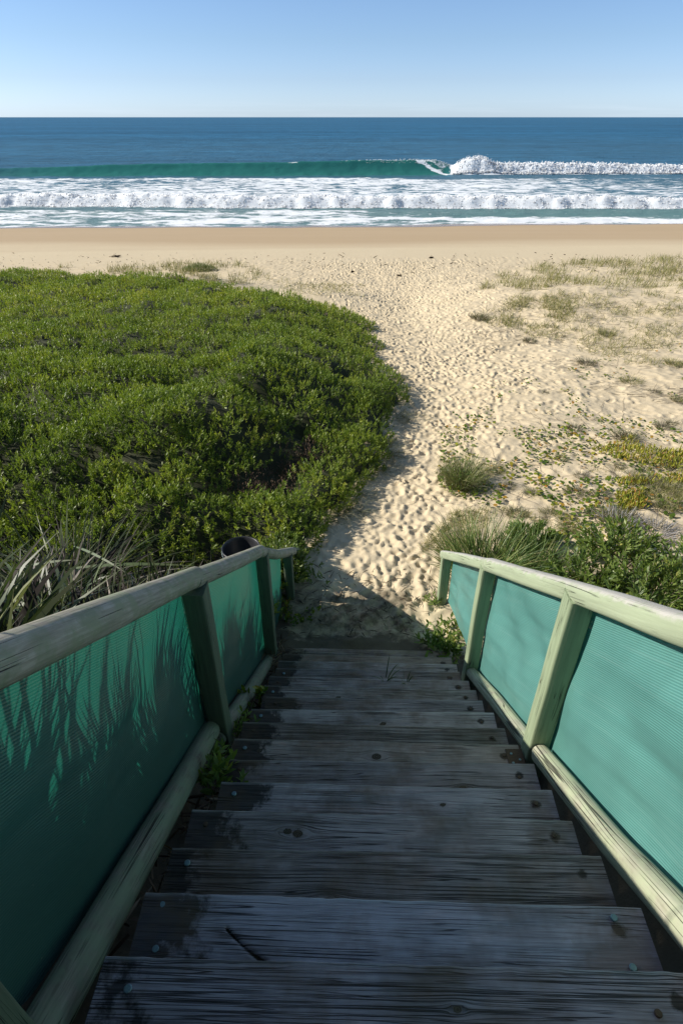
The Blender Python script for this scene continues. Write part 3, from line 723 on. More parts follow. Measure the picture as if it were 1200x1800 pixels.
def keep(o, parent):                # parent without moving (geometry is in world space)
    o.parent = parent; o.matrix_parent_inverse = __import__('mathutils').Matrix.Translation(-Vector(wloc(parent)))
    return o
def wloc(p):
    return p.location if p.parent is None else (0, 0, 0)
def part(name, me, mat, root):
    o = link(name, me, mat); o.parent = root
    if root.type == 'EMPTY': o.location = tuple(-c for c in root.location)
    return o
def bolt_me(c, r, h=.006, hole=False):
    V = []; n = 12
    for (rr, zz) in ((r, 0), (r, h*.6), (r*.8, h), (r*.25, h*(1.05 if not hole else -.6)), (0.0001, h*(1.05 if not hole else -.6))):
        for k in range(n+1): V.append((c[0]+rr*math.cos(2*PI*k/n), c[1]+rr*math.sin(2*PI*k/n), c[2]+zz))
    return mesh_np('bolt', np.array(V), grid_quads(5, n+1), uv=np.zeros((len(V), 2)), smooth=False)
for n in range(-4, 19):
    t_ = part('tread', tread_mesh(n, 'tread'), M['tread'], st)
    u0, u1 = TREAD_ENDS.get(n, (-.655, .925))
    zt = CAM_H-(D0+n*RISE)
    rows = {0: [(u0+.085, .075, 'galv'), (u1-.16, .09, 'rust')], 1: [(u0+.062, .035, 'galv'), (u0+.075, .155, 'galv'), (u1-.10, .035, 'galv'), (u1-.09, .165, 'galv')]}.get(n, [(u0+.07, .06, 'rust' if n % 2 else 'galv'), (u1-.09, .07, 'rust')])
    if n < 13:
        for (u, b, mm) in rows:
            s = F0+n*RUN-b
            c = W(s, u, zt+.001)
            o = link('bolt', bolt_me(c, .0115 if mm == 'galv' else .010, .006), M[mm]); o.parent = t_
# stringers under the boards
for t in (-.60, .12, .86):
    mb = MB(); a = np.array(W(-1.2, t, stair_z(-1.2)-.36)); b = np.array(W(4.5, t, stair_z(4.5)-.36)); Z = norm(b-a)
    A = np.array([CY, -SY, 0]); Bv = np.cross(Z, A)
    mb.add(*box(a, .025, .10, float(np.linalg.norm(b-a)), .004, (A, Bv, Z), nz=4)); part('stringer', mb.mesh('stringer'), M['dark_timber'], st)
# steel angle plate screwed on the right end of one tread
def plate():
    n = 6; zt = CAM_H-(D0+n*RISE)+.003
    mb = MB(); mb.add(*box(W(F0+n*RUN-.085, .895, zt), .045, .055, .004, .002, nz=2)); me = mb.mesh('bracket', smooth=False)
    o = part('bracket', me, M['rust'], st)
    for (a, b) in ((-.02, .025), (.02, -.01), (-.02, -.03)):
        q = link('bolt', bolt_me(W(F0+n*RUN-.085+b, .895+a, zt+.004), .007, .003), M['galv']); q.parent = o
plate()

# ------------------------------------------------------------------ fences
def P3(s, t, D): return W(s, t, CAM_H-D)
def log_part(name, pts, rad, mat, root, flat=None, seed=0, wob=.06, seg=20):
    mb = MB(); mb.add(*tube([P3(*p) for p in pts], rad, seg=seg, wob=wob, seed=seed, flat=flat, sub=18)); return part(name, mb.mesh(name), mat, root)
def post_part(s, t, Dtop, Dbot, root, mat, hx=.058, hy=.058, seed=0, lean=0.):
    mb = MB(); a = np.array(P3(s, t, Dbot)); b = np.array(P3(s, t+lean, Dtop)); Z = norm(b-a)
    A = np.array([CY, -SY, 0]); Bv = norm(np.cross(Z, A)); A = np.cross(Bv, Z)
    mb.add(*box(a, hx, hy, float(np.linalg.norm(b-a)), .012, (A, Bv, Z), seed=seed, wob=.004)); return part('post', mb.mesh('post'), mat, root)
def cloth_part(s0, s1, tfun, topD, botD, root, seed, amp=.02, cut=None, outline=None):
    """topD/botD: functions s->D. sheet with thickness none: woven net"""
    ns = max(12, int((s1-s0)/.02)); nh = 56
    S, K = np.meshgrid(np.linspace(s0, s1, ns), np.linspace(0, 1, nh))
    tD = topD(S); bD = botD(S)
    D = tD+(bD-tD)*K
    if outline is not None: S, D = outline(S, D, K)
    e = np.sin(np.clip((S-s0)/(s1-s0), 0, 1)*PI)**.5*np.sin(K*PI)**.6
    T = tfun(S)+amp*e*(2.0*fbm(S*1.7+K*.9+seed, K*2.6+S*.8+seed, 2, seed)+.3*fbm(S*1+K*5, K*9, 2, seed+2))+.006*vnoise(S*3+seed, K*0, seed)
    D = D+.012*vnoise(S*6+seed, K*0+3, seed)*K**4
    X = S*SY+T*CY; Y = S*CY-T*SY; Z = CAM_H-D
    uv = np.stack([S/math.cos(SLOPE), (D-(S*TS))*math.cos(SLOPE)], -1).reshape(-1, 2)
    me = mesh_np('shade_cloth', np.stack([X, Y, Z], -1).reshape(-1, 3), grid_quads(nh, ns), uv=uv)
    return part('shade_cloth', me, M['cloth_left_shadow'] if root is lf else M['cloth'], root)
I = lambda xs_, ys_: (lambda s: np.interp(s, xs_, ys_))
# left fence
lf = empty('screened_fence', P3(2.3, -.82, 3.1)); tag(lf, 'shaded handrail of round grey logs with shadow-darkened shade cloth, left of the steps', 'fence')
LT = [(-1.3, -.80, -.37), (0.9, -.80, 1.03), (2.27, -.80, 1.945)]
railL = I([-1.3, .9, 2.27, 3.94, 5.06, 5.8], [-.45, 1.03, 1.945, 3.05, 3.93, 4.50])
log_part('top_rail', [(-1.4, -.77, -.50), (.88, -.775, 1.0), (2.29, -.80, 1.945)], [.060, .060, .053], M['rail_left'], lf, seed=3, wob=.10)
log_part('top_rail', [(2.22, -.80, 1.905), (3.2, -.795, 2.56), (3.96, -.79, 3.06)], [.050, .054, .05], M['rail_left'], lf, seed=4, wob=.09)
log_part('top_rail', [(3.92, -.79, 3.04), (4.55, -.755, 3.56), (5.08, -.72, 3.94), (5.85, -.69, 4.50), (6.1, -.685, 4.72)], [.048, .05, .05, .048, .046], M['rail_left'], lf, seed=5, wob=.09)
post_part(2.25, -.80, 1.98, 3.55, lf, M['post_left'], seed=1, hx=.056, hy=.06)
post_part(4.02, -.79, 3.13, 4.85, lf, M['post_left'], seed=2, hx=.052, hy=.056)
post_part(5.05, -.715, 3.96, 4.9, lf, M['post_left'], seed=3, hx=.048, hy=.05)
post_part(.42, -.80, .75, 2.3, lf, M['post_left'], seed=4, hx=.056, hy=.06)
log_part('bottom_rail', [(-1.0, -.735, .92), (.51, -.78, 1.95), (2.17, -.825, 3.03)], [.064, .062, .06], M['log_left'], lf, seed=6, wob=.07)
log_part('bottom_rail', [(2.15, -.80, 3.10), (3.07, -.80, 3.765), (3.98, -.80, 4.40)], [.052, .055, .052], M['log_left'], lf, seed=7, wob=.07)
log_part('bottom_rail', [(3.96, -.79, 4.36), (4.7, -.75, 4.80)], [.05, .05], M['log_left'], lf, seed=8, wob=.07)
botL = I([-1, .51, 2.17, 3.07, 4.0, 5.0], [.94, 1.97, 3.06, 3.74, 4.42, 4.62])
tl = I([-1, 2.2, 4.0, 5.1], [-.865, -.868, -.855, -.785])
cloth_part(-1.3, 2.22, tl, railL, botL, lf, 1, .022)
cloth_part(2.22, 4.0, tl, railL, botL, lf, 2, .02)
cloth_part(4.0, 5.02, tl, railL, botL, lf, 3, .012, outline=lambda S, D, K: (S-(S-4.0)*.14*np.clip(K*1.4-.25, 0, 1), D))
# right fence
rf = empty('screened_fence', P3(2.0, 1.0, 2.9)); tag(rf, 'sunlit pale green handrail with bright teal shade cloth, right of the steps', 'fence')
railR = I([-1.2, 1.31, 1.63, 2.1, 3.58, 5.13], [-.50, 1.285, 1.50, 1.825, 2.85, 3.985])
rr_ = [(s, 1.0, float(railR(s))) for s in (-1.2, .2, 1.31, 1.63, 2.1, 2.9)]
log_part('top_rail', rr_+[(3.44, 1.0, 2.755)], .049, M['rail_right'], rf, flat=3.4, seed=9, wob=.07, seg=28)
log_part('top_rail', [(3.42, 1.0, 2.742), (4.3, 1.0, 3.37), (5.16, .995, 4.0)], .046, M['rail_right'], rf, flat=3.4, seed=10, wob=.05, seg=28)
post_part(1.99, 1.0, 1.76, 3.25, rf, M['post_right'], seed=5, hx=.054, hy=.052)
post_part(3.45, 1.0, 2.78, 4.3, rf, M['post_right'], seed=6, hx=.052, hy=.05)
post_part(5.04, 1.0, 3.92, 4.9, rf, M['post_right'], seed=7, hx=.05, hy=.048)
post_part(.35, 1.0, .62, 2.0, rf, M['post_right'], seed=8)
log_part('bottom_rail', [(-1.0, 1.03, .68), (.81, 1.0, 2.0), (1.17, .995, 2.28), (1.9, .995, 2.79)], [.056, .055, .053, .05], M['log_right'], rf, flat=2.6, seed=11, wob=.06)
log_part('bottom_rail', [(2.04, 1.0, 2.915), (2.72, 1.0, 3.385), (3.4, 1.0, 3.88)], [.045, .047, .044], M['log_right'], rf, flat=2.6, seed=12, wob=.06)
botR = I([-1, .81, 1.9, 3.4, 5.1], [.68, 2.02, 2.83, 3.92, 4.56])
tr_ = lambda s: 1.068+0*s
cloth_part(-1.1, 2.0, tr_, railR, botR, rf, 11, .034)
cloth_part(2.0, 3.46, tr_, railR, botR, rf, 12, .036)
cloth_part(3.46, 5.0, tr_, railR, botR, rf, 13, .035)

# ------------------------------------------------------------------ bucket
def bucket():
    cx, cy = px(424, 968, 3.44)
    b = empty('plant_bucket', (cx, cy, 3.11)); tag(b, 'black plastic bucket standing in the weeds behind the lower left handrail', 'bucket')
    n = 40; prof = [(.02, 0), (.15, 0), (.155, .01), (.205, .33), (.215, .335), (.222, .345), (.222, .375), (.214, .38), (.206, .372), (.2, .33), (.15, .03), (.001, .03)]
    a = np.linspace(0, 2*PI, n+1); V = np.array([[(r*math.cos(q), r*math.sin(q), z) for q in a] for r, z in prof]).reshape(-1, 3)
    link('shell', mesh_np('shell', V, grid_quads(len(prof), n+1), uv=V[:, :2]), M['bucket'], b)
    # wire handle lying on the rim
    q = np.linspace(0, PI, 24); pts = [(.222*math.cos(x), -.20*math.sin(x), .36-.12*math.sin(x)) for x in q]
    V, Q, UV = tube(pts, .0035, seg=8, wob=0, sub=60); link('handle', mesh_np('handle', V, Q, uv=UV), M['galv'], b)
    for dx in (-.225, .225):
        V, Q, UV = tube([(dx-.008, 0, .36), (dx+.008, 0, .36)], .014, seg=12, wob=0, sub=400); link('handle_lug', mesh_np('handle_lug', V, Q, uv=UV), M['bucket'], b)
    L = LB()
    P = np.array([(cx-.12, cy-.1, 3.2), (cx-.1, cy-.06, 3.2), (cx-.02, cy-.16, 3.2)]); Dd = np.array([(-.2, -.15, 1), (-.9, -.1, .8), (-.35, -.1, 1)])
    L.add(P, Dd, np.array([.42, .36, .3]), np.array([.03, .022, .02]), prof=[.8, 1, .8, .5, .05], droop=.15)
    tag(L.build('dry_leaf', M['strap_dead']), 'pale dry strap leaves sticking out of the black bucket', 'leaves')
bucket()

# ------------------------------------------------------------------ plants
def in_view(x, y, z, mx=1.3):
    zz = CP*y+SP*(CAM_H-z); return (np.abs(x) < .58*zz*1.03+mx) & (zz > 0)
def sprig_leaves(L, P, ax, nl, ln, wd, hgt, prof, spread=.8, rnd=None):
    """nl leaves round each short stem"""
    n = len(P); ax = norm(ax)
    a1 = norm(np.cross(ax, rng.normal(size=(n, 3)))); a2 = np.cross(ax, a1)
    k = np.arange(nl); ph = k*2.4
    ph = ph[None]+rng.uniform(0, .7, (n, nl)); f = (k+.5)/nl
    f = f[None]+rng.uniform(-.06, .06, (n, nl))
    base = P[:, None]+ax[:, None]*(f*hgt)[..., None]
    out = a1[:, None]*np.cos(ph)[..., None]+a2[:, None]*np.sin(ph)[..., None]
    sp = spread*(1.15-.75*f)
    d = ax[:, None]+out*sp[..., None]+rng.normal(size=(n, nl, 3))*.12
    side = np.cross(d, ax[:, None])+rng.normal(size=(n, nl, 3))*.25
    ll = ln*rng.uniform(.7, 1.15, (n, nl))*(1-.25*f)
    r = (rng.random((n, 1))*.55+rng.random((n, nl))*.45) if rnd is None else rnd[:, None]+rng.uniform(-.15, .15, (n, nl))
    L.add(base.reshape(-1, 3), d.reshape(-1, 3), ll.reshape(-1), (wd*ll/ln).reshape(-1), prof=prof, droop=.12, side=norm(side.reshape(-1, 3)), rnd=np.clip(r, 0, 1).reshape(-1))

def thicket():
    # dark woody understorey sheet
    xs = np.arange(-27, 3, .16); ys = np.arange(4.4, 30, .16); X, Y = np.meshgrid(xs, ys)
    d = bush_sd(X, Y); h = bushH(X, Y)
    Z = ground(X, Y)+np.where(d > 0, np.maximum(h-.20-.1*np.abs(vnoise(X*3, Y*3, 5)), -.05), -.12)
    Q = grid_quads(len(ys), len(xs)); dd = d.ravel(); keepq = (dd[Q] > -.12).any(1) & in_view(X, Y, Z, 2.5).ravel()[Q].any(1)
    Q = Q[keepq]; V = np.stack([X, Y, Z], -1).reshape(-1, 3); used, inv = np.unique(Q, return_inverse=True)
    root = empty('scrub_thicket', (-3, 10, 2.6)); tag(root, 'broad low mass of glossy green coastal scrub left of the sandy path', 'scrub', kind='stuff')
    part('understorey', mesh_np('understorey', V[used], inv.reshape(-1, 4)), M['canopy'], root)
    bands = [(4.4, 8.5, 470, 10, .068, .021, [.15, .9, .85, .04]), (8.5, 12, 350, 10, .068, .0225, [.15, .9, .85, .04]), (12, 17, 240, 9, .066, .025, [.2, 1, .05]), (17, 30, 130, 9, .076, .031, [.2, 1, .05])]
    L = LB(); Ld = LB(); Lt = LB(); Lg = LB()
    for (a, b, den, nl, ln, wd, prof) in bands:
        x0 = -.62*(CP*b+SP*4.5)-1.5
        n = int((2.6-x0)*(b-a)*den)
        x = rng.uniform(x0, 2.6, n); y = rng.uniform(a, b, n); d = bush_sd(x, y); z0 = ground(x, y)
        k = (d > -.02) & in_view(x, y, z0+.8); x = x[k]; y = y[k]; d = d[k]; z0 = z0[k]
        h = bushH(x, y)
        # surface slope -> sprigs lean outward
        e = .08; gx = (bushH(x+e, y)+ground(x+e, y)-bushH(x-e, y)-ground(x-e, y))/(2*e); gy = (bushH(x, y+e)+ground(x, y+e)-bushH(x, y-e)-ground(x, y-e))/(2*e)
        # clumping: leave gullies
        cl = fbm(x*2.6, y*2.6, 3, 51)
        keep_ = rng.random(len(x)) < np.clip(.80+1.1*cl, .08, 1)
        x, y, d, z0, h, gx, gy, cl = [q[keep_] for q in (x, y, d, z0, h, gx, gy, cl)]
        dep = np.abs(rng.normal(size=len(x)))*.07
        z = z0+h-dep-.05+.10*cl
        P = np.stack([x, y, z], 1); ax = np.stack([-gx*.45, -gy*.45, np.full(len(x), 1.)], 1)+rng.normal(size=(len(x), 3))*.28
        # dead patches
        def patch(cx, cy, rx, ry): return np.exp(-(((x-cx)/rx)**2+((y-cy)/ry)**2))
        dead = (patch(-1.25, 7.15, .55, .42)+patch(-.55, 8.35, .45, .5)+patch(-.95, 7.7, .4, .5)) > rng.uniform(.25, 1.1, len(x))
        yel = sstep(12, 19, y)*.17+.22*patch(-6, 19, 5, 2.5)
        rn = np.clip(rng.random(len(x))*.8+yel, 0, 1)
        sprig_leaves(L, P[~dead], ax[~dead], nl, ln, wd, .13, prof, rnd=rn[~dead])
        if dead.any(): sprig_leaves(Ld, P[dead]-np.array([0, 0, .05]), ax[dead], 7, .045, .016, .11, [.3, 1, .1])
        # bare stems showing between
        m = rng.random(len(x)) < (.10 if b < 13 else .02)
        Lt.add(P[m]-np.array([0, 0, .22]), ax[m]+rng.normal(size=(m.sum(), 3))*.4, rng.uniform(.2, .38, m.sum()), .006, prof=[1, .9, .5], droop=.1)
        # pale grass coming up through the scrub
        gm = (rng.random(len(x)) < .20*sstep(.1, .5, fbm(x*.45+3, y*.7, 2, 66)+.35*patch(-7, 15.5, 3, 1.)+.25)) & (y > 9)
        Lg.add(P[gm], rng.normal(size=(gm.sum(), 3))*.3+np.array([.1, 0, 1.]), rng.uniform(.18, .34, gm.sum()), .007 if b < 13 else .010, prof=[1, .8, .1], droop=.3)
    part('leaves', (o := L.build('leaves', M['scrub'])).data, None, root); bpy.data.objects.remove(o)
    for LL, nm, mt in ((Ld, 'dead_leaves', 'dead_leaf'), (Lt, 'stems', 'twig'), (Lg, 'grass_blades', 'dune_grass')):
        o = LL.build(nm, M[mt]); me = o.data; bpy.data.objects.remove(o); part(nm, me, None, root)
    # scraggly grass skirt along its edge by the path
    n = 2600; x = rng.uniform(-.8, 2.2, n); y = rng.uniform(6.4, 14.5, n); d = bush_sd(x, y); k = (d > -.22) & (d < .25) & (fbm(x*1.1, y*1.1, 2, 14) > -.02)
    x = x[k]; y = y[k]; L2 = LB(); z = gz(x, y)
    for rep in range(5):
        m = len(x); L2.add(np.stack([x+rng.normal(size=m)*.05, y+rng.normal(size=m)*.05, z+.02], 1), rng.normal(size=(m, 3))*.5+np.array([.55, -.1, .8]), rng.uniform(.18, .42, m), .006, prof=[1, .8, .1], droop=.6)
    o = L2.build('edge_grass', M['grey_grass']); tag(o, 'wispy dry grass fringing the scrub where it meets the sandy path', 'grass', kind='stuff')
thicket()

def tussock(x, y, n, ln, wd, spread, name, label, cat, mat='tussock', dead=.0, droop=.5, group=None, rad=.1, seed=0, up=1., prof=None, deadmat='strap_dead', z=None, flat=1., limit=None):
    zz = float(gz(np.array([x]), np.array([y]))[0]) if z is None else z
    root = empty(name, (x, y, zz)); tag(root, label, cat, group)
    for nm, cnt, mt in (('blades', int(n*(1-dead)), mat), ('dry_blades', int(n*dead), deadmat)):
        if cnt < 2: continue
        L = LB(); a = rng.uniform(0, 2*PI, cnt); r = rad*np.sqrt(rng.random(cnt))
        P = np.stack([r*np.cos(a), r*np.sin(a)*flat, np.full(cnt, -.02)], 1)
        lean = spread*np.sqrt(rng.random(cnt))*(1.25 if nm == 'dry_blades' else 1)
        a2 = a+rng.normal(size=cnt)*.5
        Dd = np.stack([lean*np.cos(a2), lean*np.sin(a2), np.full(cnt, up)], 1)
        if limit is not None:
            dn = norm(Dd); reach = ln*(1+.5*droop)*dn[:, 0]+P[:, 0]+x-y*SY*1.0
            room = limit-(P[:, 0]+x-y*SY); over = reach > limit; Dd[over, 0] = -np.abs(Dd[over, 0])*.6
        side = norm(np.cross(Dd, rng.normal(size=(cnt, 3))*.6+np.stack([np.cos(a2+1.57), np.sin(a2+1.57), 0*a2], 1)*0+np.array([0, 0, 1.])*.0+rng.normal(size=(cnt, 3))))
        L.add(P, Dd, ln*rng.uniform(.5, 1.1, cnt)*(.85 if nm == 'dry_blades' else 1), wd*rng.uniform(.7, 1.2, cnt), prof=prof or [.7, 1, .9, .65, .06], droop=droop*rng.uniform(.3, 1.4, cnt), side=side)
        L.build(nm, M[mt], root)
    return root
# --- strappy clumps left of the stairs
G1 = 'strap-leaved clumps on the dune beside the left handrail'
def clump(s, t, n, ln, wd, label, dead=.4, spread=.9, droop=.55, rad=.22, group=G1):
    x, y, _ = W(s, t, 0); return tussock(x, y, n, ln, wd, spread, 'strap_leaved_plant', label, 'plant', 'strap', dead, droop, group, rad, limit=-1.0)
clump(4.2, -2.75, 620, 1.15, .018, 'big tangled grey and green strappy plant at the left edge, behind the top rail', .62, .9, .5, .35)
clump(3.5, -1.7, 260, .85, .030, 'dark green strappy plant arching behind the middle of the left handrail', .2, 1.0, .7, .22)
clump(4.6, -1.65, 200, .62, .022, 'low strappy plant in front of the scrub, left of the bucket', .35, 1.0, .5, .25)
clump(5.4, -3.7, 420, 1.2, .018, 'grey strappy plant against the scrub at the far left', .7, .8, .45, .35)
clump(2.5, -1.75, 300, .98, .032, 'strappy plant with broad pale-tipped leaves by the near left handrail', .35, .95, .75, .25)
clump(2.1, -2.7, 420, 1.15, .028, 'dense dry strappy plant at the left edge, lowest in view', .6, .8, .5, .35)
clump(1.45, -1.75, 340, 1.1, .032, 'tall strappy plant nearest the viewer left of the handrail', .3, .75, .5, .3)
clump(.35, -1.65, 420, 1.25, .036, 'strappy plant beside the top of the left handrail', .3, .75, .5, .3)
clump(-.6, -1.6, 420, 1.3, .036, 'strappy plant behind the viewer left of the handrail', .3, .75, .5, .3)
clump(.6, -2.5, 420, 1.6, .036, 'tall strappy plant second row from the handrail', .4, .6, .4, .4)
clump(3.1, -2.4, 380, .95, .026, 'strappy plant between the scrub and the handrail, half dry', .5, .9, .6, .3)
for s__, lab in ((-1.3, 'behind the viewer'), (-.7, 'just behind the viewer'), (-.1, 'beside the viewer'), (.5, 'nearest in view'), (1.05, 'second nearest in view'), (1.6, 'in the middle of the near panel'),
                 (2.15, 'at the first post'), (2.75, 'just past the first post'), (3.3, 'halfway along the second panel')):
    x, y, _ = W(s__, -1.42, 0); tussock(x, y, 620, .92, .026, .40, 'dry_strap_plant', 'dry strap-leaved plant against the outside of the left screen, '+lab.replace('in the middle of the near panel', 'middle of near panel'), 'plant', 'strap', .75, .35, 'dry strap plants against the left screen', .26, limit=-.98)
# individual long leaves crossing over the rail
Ls = LB()
_l = [((30, 1000), (135, 985), 2.9, .024), ((130, 960), (215, 1000), 2.8, .02), ((-30, 1050), (70, 1072), 2.35, .032), ((170, 1080), (260, 905), 2.6, .03), ((120, 1000), (330, 985), 3.1, .03)]
for (a, b, D_, w) in _l:
    A = px(a[0], a[1], CAM_H-D_-.12); B_ = px(b[0], b[1], CAM_H-D_)
    pa = np.array([[A[0], A[1], CAM_H-D_-.12]]); pb = np.array([[B_[0], B_[1], CAM_H-D_]]); d_ = pb-pa
    Ls.add(pa, d_+np.array([[0, 0, .09]]), float(np.linalg.norm(d_)), w, prof=[.5, .8, .95, 1, .95, .8, .5, .05], droop=.14, side=norm(np.array([[.15, .75, .35]])), rnd=.72)
tag(Ls.build('strap_leaf', M['strap']), 'long pale sunlit strap leaves arching low over the left handrail', 'leaves', kind='stuff')

# litter of dead leaves under the strap plants
n = 9000; s_ = rng.uniform(.5, 5.8, n); t_ = rng.uniform(-4.2, -1.22, n); x = s_*SY+t_*CY; y = s_*CY-t_*SY
L = LB(); P = np.stack([x, y, gz(x, y)+rng.uniform(.0, .09, n)], 1)
L.add(P, rng.normal(size=(n, 3))*np.array([1, 1, .35]), rng.uniform(.05, .30, n), rng.uniform(.006, .016, n), prof=[.6, 1, .8, .1], droop=.2)
tag(L.build('leaf_litter', M['strap_dead']), 'tangle of dead grey leaves covering the ground behind the left handrail', 'litter', kind='stuff')
# low weeds between bucket, scrub and stairs
n = 2600; x = rng.uniform(-2.4, .1, n); y = rng.uniform(4.7, 7.1, n); k = (fbm(x*2, y*2, 3, 88)+.25*sstep(.2, -1.2, x) > -.02) & (bush_sd(x, y) < .15) & ((x*CY-y*SY) < -.62+.2*(y-5)); x = x[k]; y = y[k]; m = len(x)
L = LB(); sprig_leaves(L, np.stack([x, y, gz(x, y)], 1), np.tile([0, 0, 1.], (m, 1))+rng.normal(size=(m, 3))*.4, 6, .035, .02, .05, [.3, 1, .1], 1.1)
tag(L.build('low_weeds', M['penny']), 'low yellow-green weeds creeping over sand between bucket and scrub', 'weeds', kind='stuff')

# --- right hand side
xr, yr = pxg(868, 1000)
def rightclump(x, y, lab, n, ln, rad, spread=.55): return tussock(x, y, n, ln, .011, spread, 'tussock_plant', lab, 'plant', 'rush', .22, .28, None, rad, prof=[.8, 1, .8, .5, .05], deadmat='dune_grass')
rightclump(1.72, 5.55, 'big upright dark green rush tussock just behind the lower right handrail', 900, .80, .38, .8)
rightclump(2.25, 5.5, 'leaning tussock of grey-green rushes between the big rush tussock and leafy shrub', 560, .66, .34, .85)
def leafy_shrub(x, y, h, r, lab, n=40, ln=.10, wd=.032):
    z = float(gz(np.array([x]), np.array([y]))[0]); root = empty('leafy_shrub', (x, y, z)); tag(root, lab, 'shrub')
    L = LB(); T = LB()
    a = rng.uniform(0, 2*PI, n); q = np.sqrt(rng.random(n)); P = np.stack([np.cos(a)*q*r*.35, np.sin(a)*q*r*.35, 0*a], 1)
    Dd = np.stack([np.cos(a)*q*r*.7, np.sin(a)*q*r*.7, h*(1.05-.55*q**2)*rng.uniform(.75, 1.1, n)], 1)
    T.add(P, Dd, np.linalg.norm(Dd, axis=1), .008, prof=[1, .9, .6]); T.build('stems', M['twig'], root)
    for f0, f1, nl in ((.2, .6, 9), (.5, 1., 14)):
        b = P+Dd*f0; sprig_leaves(L, b, Dd, nl, ln, wd, (f1-f0)*np.linalg.norm(Dd, axis=1).mean(), [.2, .85, 1, .7, .05], .95)
    L.build('leaves', M['shrub'], root); return root
for (X_, Y_, h, r, lab) in ((2.75, 5.15, .5, .5, 'leafy green shrub with pointed leaves, leftmost behind the right handrail'),
                            (3.35, 4.85, .55, .6, 'leafy green shrub with pointed leaves lowest against the right rail'),
                            (3.45, 5.75, .5, .55, 'leafy green shrub beside the silvery lilac bush, on its left'),
                            (4.1, 5.2, .55, .6, 'leafy green shrub at the right edge just above the handrail'),
                            (2.9, 4.3, .5, .5, 'leafy green shrub tucked right behind the long right handrail'),
                            (3.7, 4.0, .5, .55, 'leafy green shrub hugging the rail at the right edge'),
                            (2.45, 6.15, .28, .35, 'small leafy plant behind the rush tussock')):
    leafy_shrub(X_, Y_, h, r, lab, n=int(60*r/.5))
# round wispy bush by the path
a, b = pxg(812, 858)
def wispy(px_, py_, wpx, lab, mat='grey_grass', green=.4, hfac=.62, dens=1., name='grass_tuft', cat='grass tuft', group=None, spread=.95):
    x, y = pxg(px_, py_); z = float(gz(np.array([x]), np.array([y]))[0]); dist = CP*y+SP*(CAM_H-z); r = wpx/FPX*dist*.5
    root = tussock(x, y, int(dens*np.clip(420*r/.3, 60, 900)), r*2*hfac, .0045*max(1., dist/9), spread, name, lab, cat, mat, .5, .35, group, r*.45, deadmat='grey_grass' if mat != 'grey_grass' else 'twig', prof=[1, .8, .1])
    return root
wb = wispy(812, 852, 95, 'rounded green-gold grassy bush standing beside the path on its right', 'tussock', hfac=.85, dens=2.6, name='grassy_bush', cat='bush', spread=.6)
# creeping leaves at its foot
n = 300; a = rng.uniform(0, 2*PI, n); q = np.sqrt(rng.random(n))*.42; L = LB()
P = np.stack([q*np.cos(a), q*np.sin(a), .3*np.sqrt(np.clip(1-(q/.45)**2, 0, 1))*rng.random(n)], 1)
sprig_leaves(L, P, np.tile([0, 0, 1.], (n, 1))+rng.normal(size=(n, 3))*.4, 5, .035, .02, .05, [.3, 1, .1], 1.)
L.build('leaves', M['shrub'], wb)
TU = [(868, 828, 60, 'dry twiggy tuft touching the grassy bush on its right'), (1100, 772, 75, 'grey tuft above the yellow succulent patch'), (1165, 752, 50, 'grey tuft by the right edge above the succulent patch'),
      (935, 868, 55, 'grey-green tuft right of the grassy bush, nearer'), (1008, 868, 60, 'grey tuft in the middle of the creeper, right of centre'), (1055, 872, 55, 'grey tuft right of the middle creeper, nearer the leafy shrubs'),
      (985, 808, 38, 'small pale tuft left of the succulent patch'), (1020, 838, 42, 'small tuft below the tip of the succulent patch'), (1130, 848, 70, 'large grey tuft just below the succulent patch'),
      (1180, 862, 70, 'large grey tuft at right edge below the succulents'), (1165, 895, 60, 'grey-green tuft above the lilac bush'), (905, 905, 60, 'tuft of fine grass behind the rush tussock on its right'),
      (965, 905, 60, 'fine green tuft behind the rushes'), (1045, 905, 55, 'fine grey tuft above the leafy shrubs'), (1090, 820, 36, 'little tuft amid the succulent fingers'),
      (1108, 672, 70, 'grey grass tuft halfway up the right slope near the edge'), (1150, 690, 40, 'low grey tuft at the right edge, right of the halfway tuft'), (1030, 640, 62, 'olive grass tuft on the right slope, upper middle'),
      (1185, 640, 60, 'yellowish tuft at the right edge under the dune crest'), (955, 690, 34, 'tiny tuft on bare sand left of the halfway tuft'), (1010, 755, 44, 'sparse tuft in the sand above the creeper'),
      (1190, 705, 40, 'dark grey tuft at the extreme right edge'), (930, 600, 46, 'low trailing tuft on the bare sand right of the path'), (840, 560, 54, 'low tuft on sand closest right of the worn path'),
      (1065, 588, 50, 'tuft below the grass of the dune crest, right'), (1180, 745, 34, 'thin tuft at right edge beside the grey tuft'), (895, 855, 40, 'dry tuft between grassy bush and creeper')]
for i, (a, b, w, lab) in enumerate(TU):
    wispy(a, b, w, lab, 'grey_grass' if i % 3 else 'dune_grass', hfac=.42 if b > 700 else .3, dens=.8 if b > 700 else .45, group='dry tufts on the right slope')
# lilac silvery bush
for (a, b, w, lab) in ((1150, 935, 95, 'silvery lilac bush of fine stems at the right edge'), (1085, 920, 55, 'small silvery lilac bush left of the larger one')):
    x, y = pxg(a, b); root = tussock(x, y, 420, .2, .006, 1.4, 'lilac_bush', lab, 'bush', 'lilac', .2, .1, None, .24, prof=[.7, 1, .7], deadmat='grey_grass')

